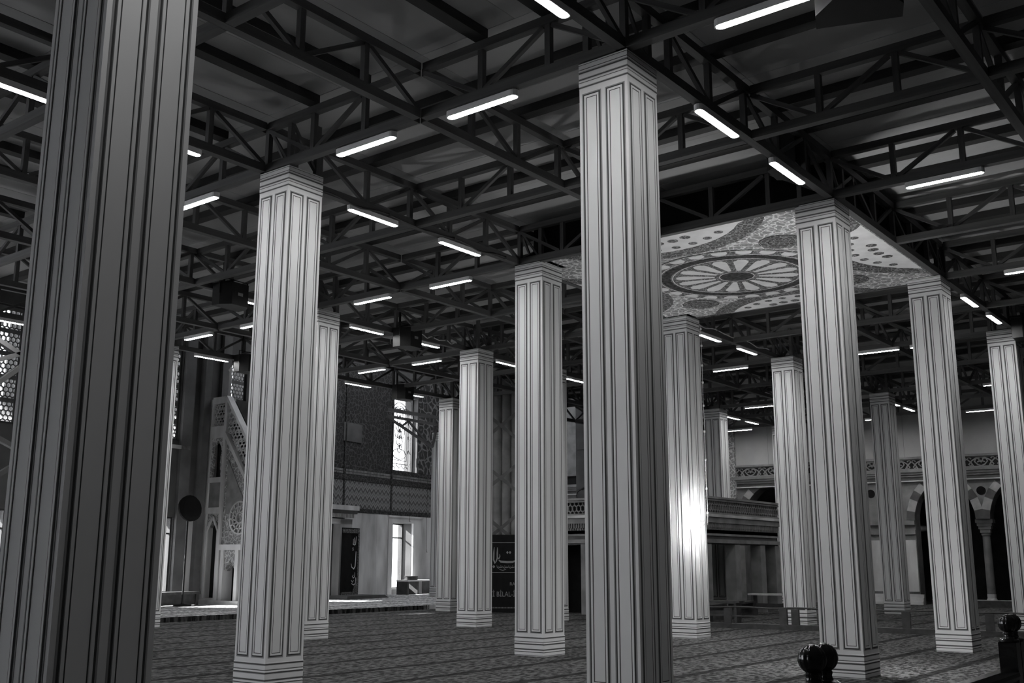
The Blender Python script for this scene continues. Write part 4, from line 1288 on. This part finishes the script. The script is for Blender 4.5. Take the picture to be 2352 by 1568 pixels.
for k, (a, b) in enumerate(solid):
    wide = b - a > 0.6
    if wide:
        epart(MB().box((a, -TH, 0), (b, 0, ZC)), 'wall_pier', M['stone'])
    else:
        c = (a + b) / 2
        epart(MB().box((a, -TH, ZS), (b, 0, ZC)), 'arch_haunch', M['stone'])
        for yy in (-TH / 2,):
            cb = MB()
            cb.lathe([(0.17, 0.0), (0.2, 0.05), (0.15, 0.16), (0.15, 0.3)], 20, (c, yy, 0.1))
            epart(cb, 'column_base', M['marble'])
            epart(MB().lathe([(0.145, 0.38), (0.135, 2.42)], 20, (c, yy, 0)), 'arcade_column', M['stone'], True)
            cp = MB()
            cp.lathe([(0.15, 2.44), (0.17, 2.50), (0.16, 2.54)], 20, (c, yy, 0))
            for q, (e, z0, z1) in enumerate(((0.17, 2.54, 2.66), (0.21, 2.665, 2.77), (0.25, 2.775, 2.88), (0.29, 2.885, 3.015))):
                cp.box((c - e, yy - e, z0), (c + e, yy + e, z1))
            epart(cp, 'capital', M['stone'])
voux = [M['voussoir_dark'], M['voussoir_light']]
for s0, s1 in arches:
    pts = arch_pts(s0, s1, ZS)
    sp = MB()
    for p, q in zip(pts[:-1], pts[1:]):
        sp.add([(p[0], 0, p[1]), (q[0], 0, q[1]), (q[0], 0, ZC), (p[0], 0, ZC), (p[0], -TH, p[1]), (q[0], -TH, q[1]), (q[0], -TH, ZC), (p[0], -TH, ZC)],
               [(3, 2, 1, 0), (4, 5, 6, 7), (0, 1, 5, 4)])
    epart(sp, 'spandrel', M['stone'])
    # voussoirs, alternately dark and pale, proud of the wall
    fine = arch_pts(s0, s1, ZS, 20)
    sm = (s0 + s1) / 2
    half_n = 6
    nn = len(fine) - 1
    for k in range(2 * half_n):
        i0, i1 = round(nn * k / (2 * half_n)), round(nn * (k + 1) / (2 * half_n))
        def outer(i):
            p, q = fine[max(i - 1, 0)], fine[min(i + 1, nn)]
            tx, tz = q[0] - p[0], q[1] - p[1]
            l_ = math.hypot(tx, tz)
            return (fine[i][0] - tz / l_ * 0.30, fine[i][1] + tx / l_ * 0.30)
        g = 0.012
        poly = [fine[i0], outer(i0), outer(i1), fine[i1]]
        cx_ = sum(p[0] for p in poly) / 4; cz_ = sum(p[1] for p in poly) / 4
        poly = [(cx_ + (p[0] - cx_) * 0.96, min(cz_ + (p[1] - cz_) * 0.96, ZC - 0.01)) for p in poly]
        epart(MB().prism(poly, 0.001, 0.03 if k % 2 else 0.022), 'voussoir', voux[(k if k < half_n else 2 * half_n - 1 - k) % 2])
epart(MB().box((-22, -TH, ZC), (22, 0, 8.5)), 'upper_wall', M['stone'])
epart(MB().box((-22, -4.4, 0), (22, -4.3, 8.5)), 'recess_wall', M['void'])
for s_, h_ in ((0.10, 4.02), (3.97, 4.03), (-2.4, 4.02), (9.9, 4.03)):
    pl_ = [(s_ + 0.155 * math.cos(2 * math.pi * k / 24), h_ + 0.155 * math.sin(2 * math.pi * k / 24)) for k in range(24)]
    epart(MB().prism(pl_, 0.0, 0.02), 'roundel', M['black'])
# cornice under the gallery
for z0, z1, d, m_ in ((4.42, 4.46, 0.14, 'marble'), (4.47, 4.58, 0.06, 'marble_dark'), (4.59, 4.66, 0.12, 'stone'), (4.67, 4.74, 0.18, 'stone'), (4.75, 4.86, 0.24, 'stone')):
    epart(MB().box((-20, 0, z0), (20, d, z1)), 'cornice', M[m_])
# carved balustrade: panels of interlaced scrolls
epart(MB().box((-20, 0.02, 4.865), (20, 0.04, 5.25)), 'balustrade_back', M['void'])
sc = MB()
for k in (0, 1):
    pass
w_ = 0.045
for sgn in (-1, 1):
    pts2 = [(0.0, 4.90), (0.12 * sgn, 4.95), (0.22 * sgn, 5.06), (0.16 * sgn, 5.17), (0.06 * sgn, 5.15), (0.06 * sgn, 5.06), (0.13 * sgn, 5.04)]
    stroke(sc, [(p[0], p[1]) for p in pts2], w_, 0.09, 0.04)
    pts2 = [(0.0, 5.22), (0.14 * sgn, 5.19), (0.30 * sgn, 5.10), (0.42 * sgn, 4.95), (0.36 * sgn, 4.90), (0.29 * sgn, 4.97)]
    stroke(sc, [(p[0], p[1]) for p in pts2], w_, 0.085, 0.04)
    pts2 = [(0.26 * sgn, 4.89), (0.34 * sgn, 5.03), (0.47 * sgn, 5.15), (0.40 * sgn, 5.22), (0.33 * sgn, 5.16)]
    stroke(sc, [(p[0], p[1]) for p in pts2], w_, 0.08, 0.04)
dia(sc, 0, 5.06, 0.06, 0.09, 0.04)
sc.box((-0.5, 0.045, 4.87), (0.5, 0.09, 4.90)); sc.box((-0.5, 0.045, 5.215), (0.5, 0.09, 5.245))
sc_me = sc.mesh('scroll_panel', M['stone'])
for k in range(-10, 15):
    link('scroll_panel', sc_me, ew, Matrix.Translation((k * 0.96, 0, 0)))
epart(MB().box((-20, 0.02, 5.25), (20, 0.16, 5.33)), 'gallery_rail', M['stone'])
# plain boards above the gallery
for k in range(-6, 7):
    epart(MB().box((k * 1.75 - 0.87, 0.05, 5.34), (k * 1.75 + 0.87, 0.07, 7.45)), 'wall_board', M['board'])
# pier facing and steps
epart(MB().box((2.46, 0.0, 0.45), (5.4, 0.06, 2.30)), 'pier_panel', M['marble'])
epart(MB().box((2.44, 0.0, 2.50), (5.4, 0.10, 2.66)), 'pier_moulding', M['stone'])
epart(MB().box((2.44, 0.0, 2.85), (5.4, 0.14, 3.0)), 'pier_moulding', M['stone'])
for z0, z1, d in ((0.0, 0.12, 0.30), (0.12, 0.24, 0.22), (0.24, 0.36, 0.14)):
    epart(MB().box((2.3, 0.0, z0), (5.5, d, z1)), 'pier_step', M['marble'])
epart(MB().box((9.25, 0.0, 0.4), (9.7, 0.2, 7.4)), 'carved_pilaster', M['carved'])
t = tag(empty('shoe_ledge'), 'long dark ledge with a pale edge along the arcade foot', 'ledge')
t.matrix_world = EM @ Matrix.Translation((-1.8, 1.0, 0))
MB().box((-5, -0.2, 0), (3.6, 0.2, 0.22)).obj('ledge_body', M['wood_dull'], t)
MB().box((-5, -0.2, 0.2205), (3.6, 0.21, 0.235)).obj('ledge_edge', M['marble'], t)

# ------------------------------------------------------------------ remaining enclosure, outside the picture
lw = MB()
wv_ = [(17.4, 20.4), (21.6, 24.6), (25.8, 28.8)]
ys_ = [-9.6] + [q for p in wv_ for q in p] + [40]
for k in range(0, len(ys_) - 1):
    if k % 2 == 0: lw.box((-8.6, ys_[k], 0), (-8.0, ys_[k + 1], 13.2))
    else:
        lw.box((-8.6, ys_[k], 0), (-8.0, ys_[k + 1], 0.8)); lw.box((-8.6, ys_[k], 5.8), (-8.0, ys_[k + 1], 13.2))
tag(lw.obj('wall_left', M['plaster']), 'plain plaster side wall of the hall with three added windows', 'wall', kind='structure')
for i_, (p, q) in enumerate(wv_):  # unseen windows added to bring daylight onto the left column faces
    w = tag(empty('window_%d' % (8 + i_), (-8.3, (p + q) / 2, 0.8)), 'unseen plain side window added for daylight from the left', 'window', 'added side windows', 'structure')
    f = MB()
    for y in (-1.5, -0.5, 0.45, 1.45): f.box((-0.04, y, 0), (0.04, y + 0.05, 5.0))
    for z in (0, 1.6, 3.3, 4.95): f.box((-0.03, -1.45, z), (0.03, 1.45, z + 0.05))
    f.obj('window_frame', M['lead'], w)
    MB().box((-0.005, -1.45, 0.05), (0.005, 1.45, 4.95)).obj('pane', M['glass'], w)
for nm, a, b, lab in (
                      ('wall_back', (-8.0, -9.6, 0), (47.0, -9.0, 13.2), 'plain plaster rear wall of the hall'),
                      ('wall_right', (46.0, -9.0, 0), (46.6, 40, 13.2), 'plain plaster outer wall behind the arcade')):
    tag(MB().box(a, b).obj(nm, M['plaster']), lab, 'wall', kind='structure')
sky_u = [(25.5, 28.5), (29.5, 32.5), (33.5, 36.5)]  # roof openings added out of view to brighten the tiled wall
hc = MB()
hc.box((-8.6, -9.6, 13.2), (46.6, 24.0, 13.5)); hc.box((-8.6, 29.5, 13.2), (46.6, 40, 13.5))
us_ = [-8.6] + [q for p in sky_u for q in p] + [46.6]
for k in range(0, len(us_), 2): hc.box((us_[k], 24.0, 13.2), (us_[k + 1], 29.5, 13.5))
tag(hc.obj('ceiling_high', M['plaster']), 'high dark ceiling above the platform and the deck', 'ceiling', kind='structure')
for i_, (p, q) in enumerate(sky_u):
    w = tag(empty('window_%d' % (11 + i_), ((p + q) / 2, 26.75, 13.35)), 'unseen roof window added to light the platform and tiled wall', 'window', 'added roof windows', 'structure')
    f = MB()
    for x in (-1.5, -0.5, 0.45, 1.45): f.box((x, -2.75, -0.05), (x + 0.05, 2.75, 0.05))
    for y in (-2.75, -0.9, 0.9, 2.7): f.box((-1.45, y, -0.04), (1.45, y + 0.05, 0.04))
    f.obj('window_frame', M['lead'], w)
    MB().box((-1.45, -2.7, -0.005), (1.45, 2.7, 0.005)).obj('pane', M['glass'], w)
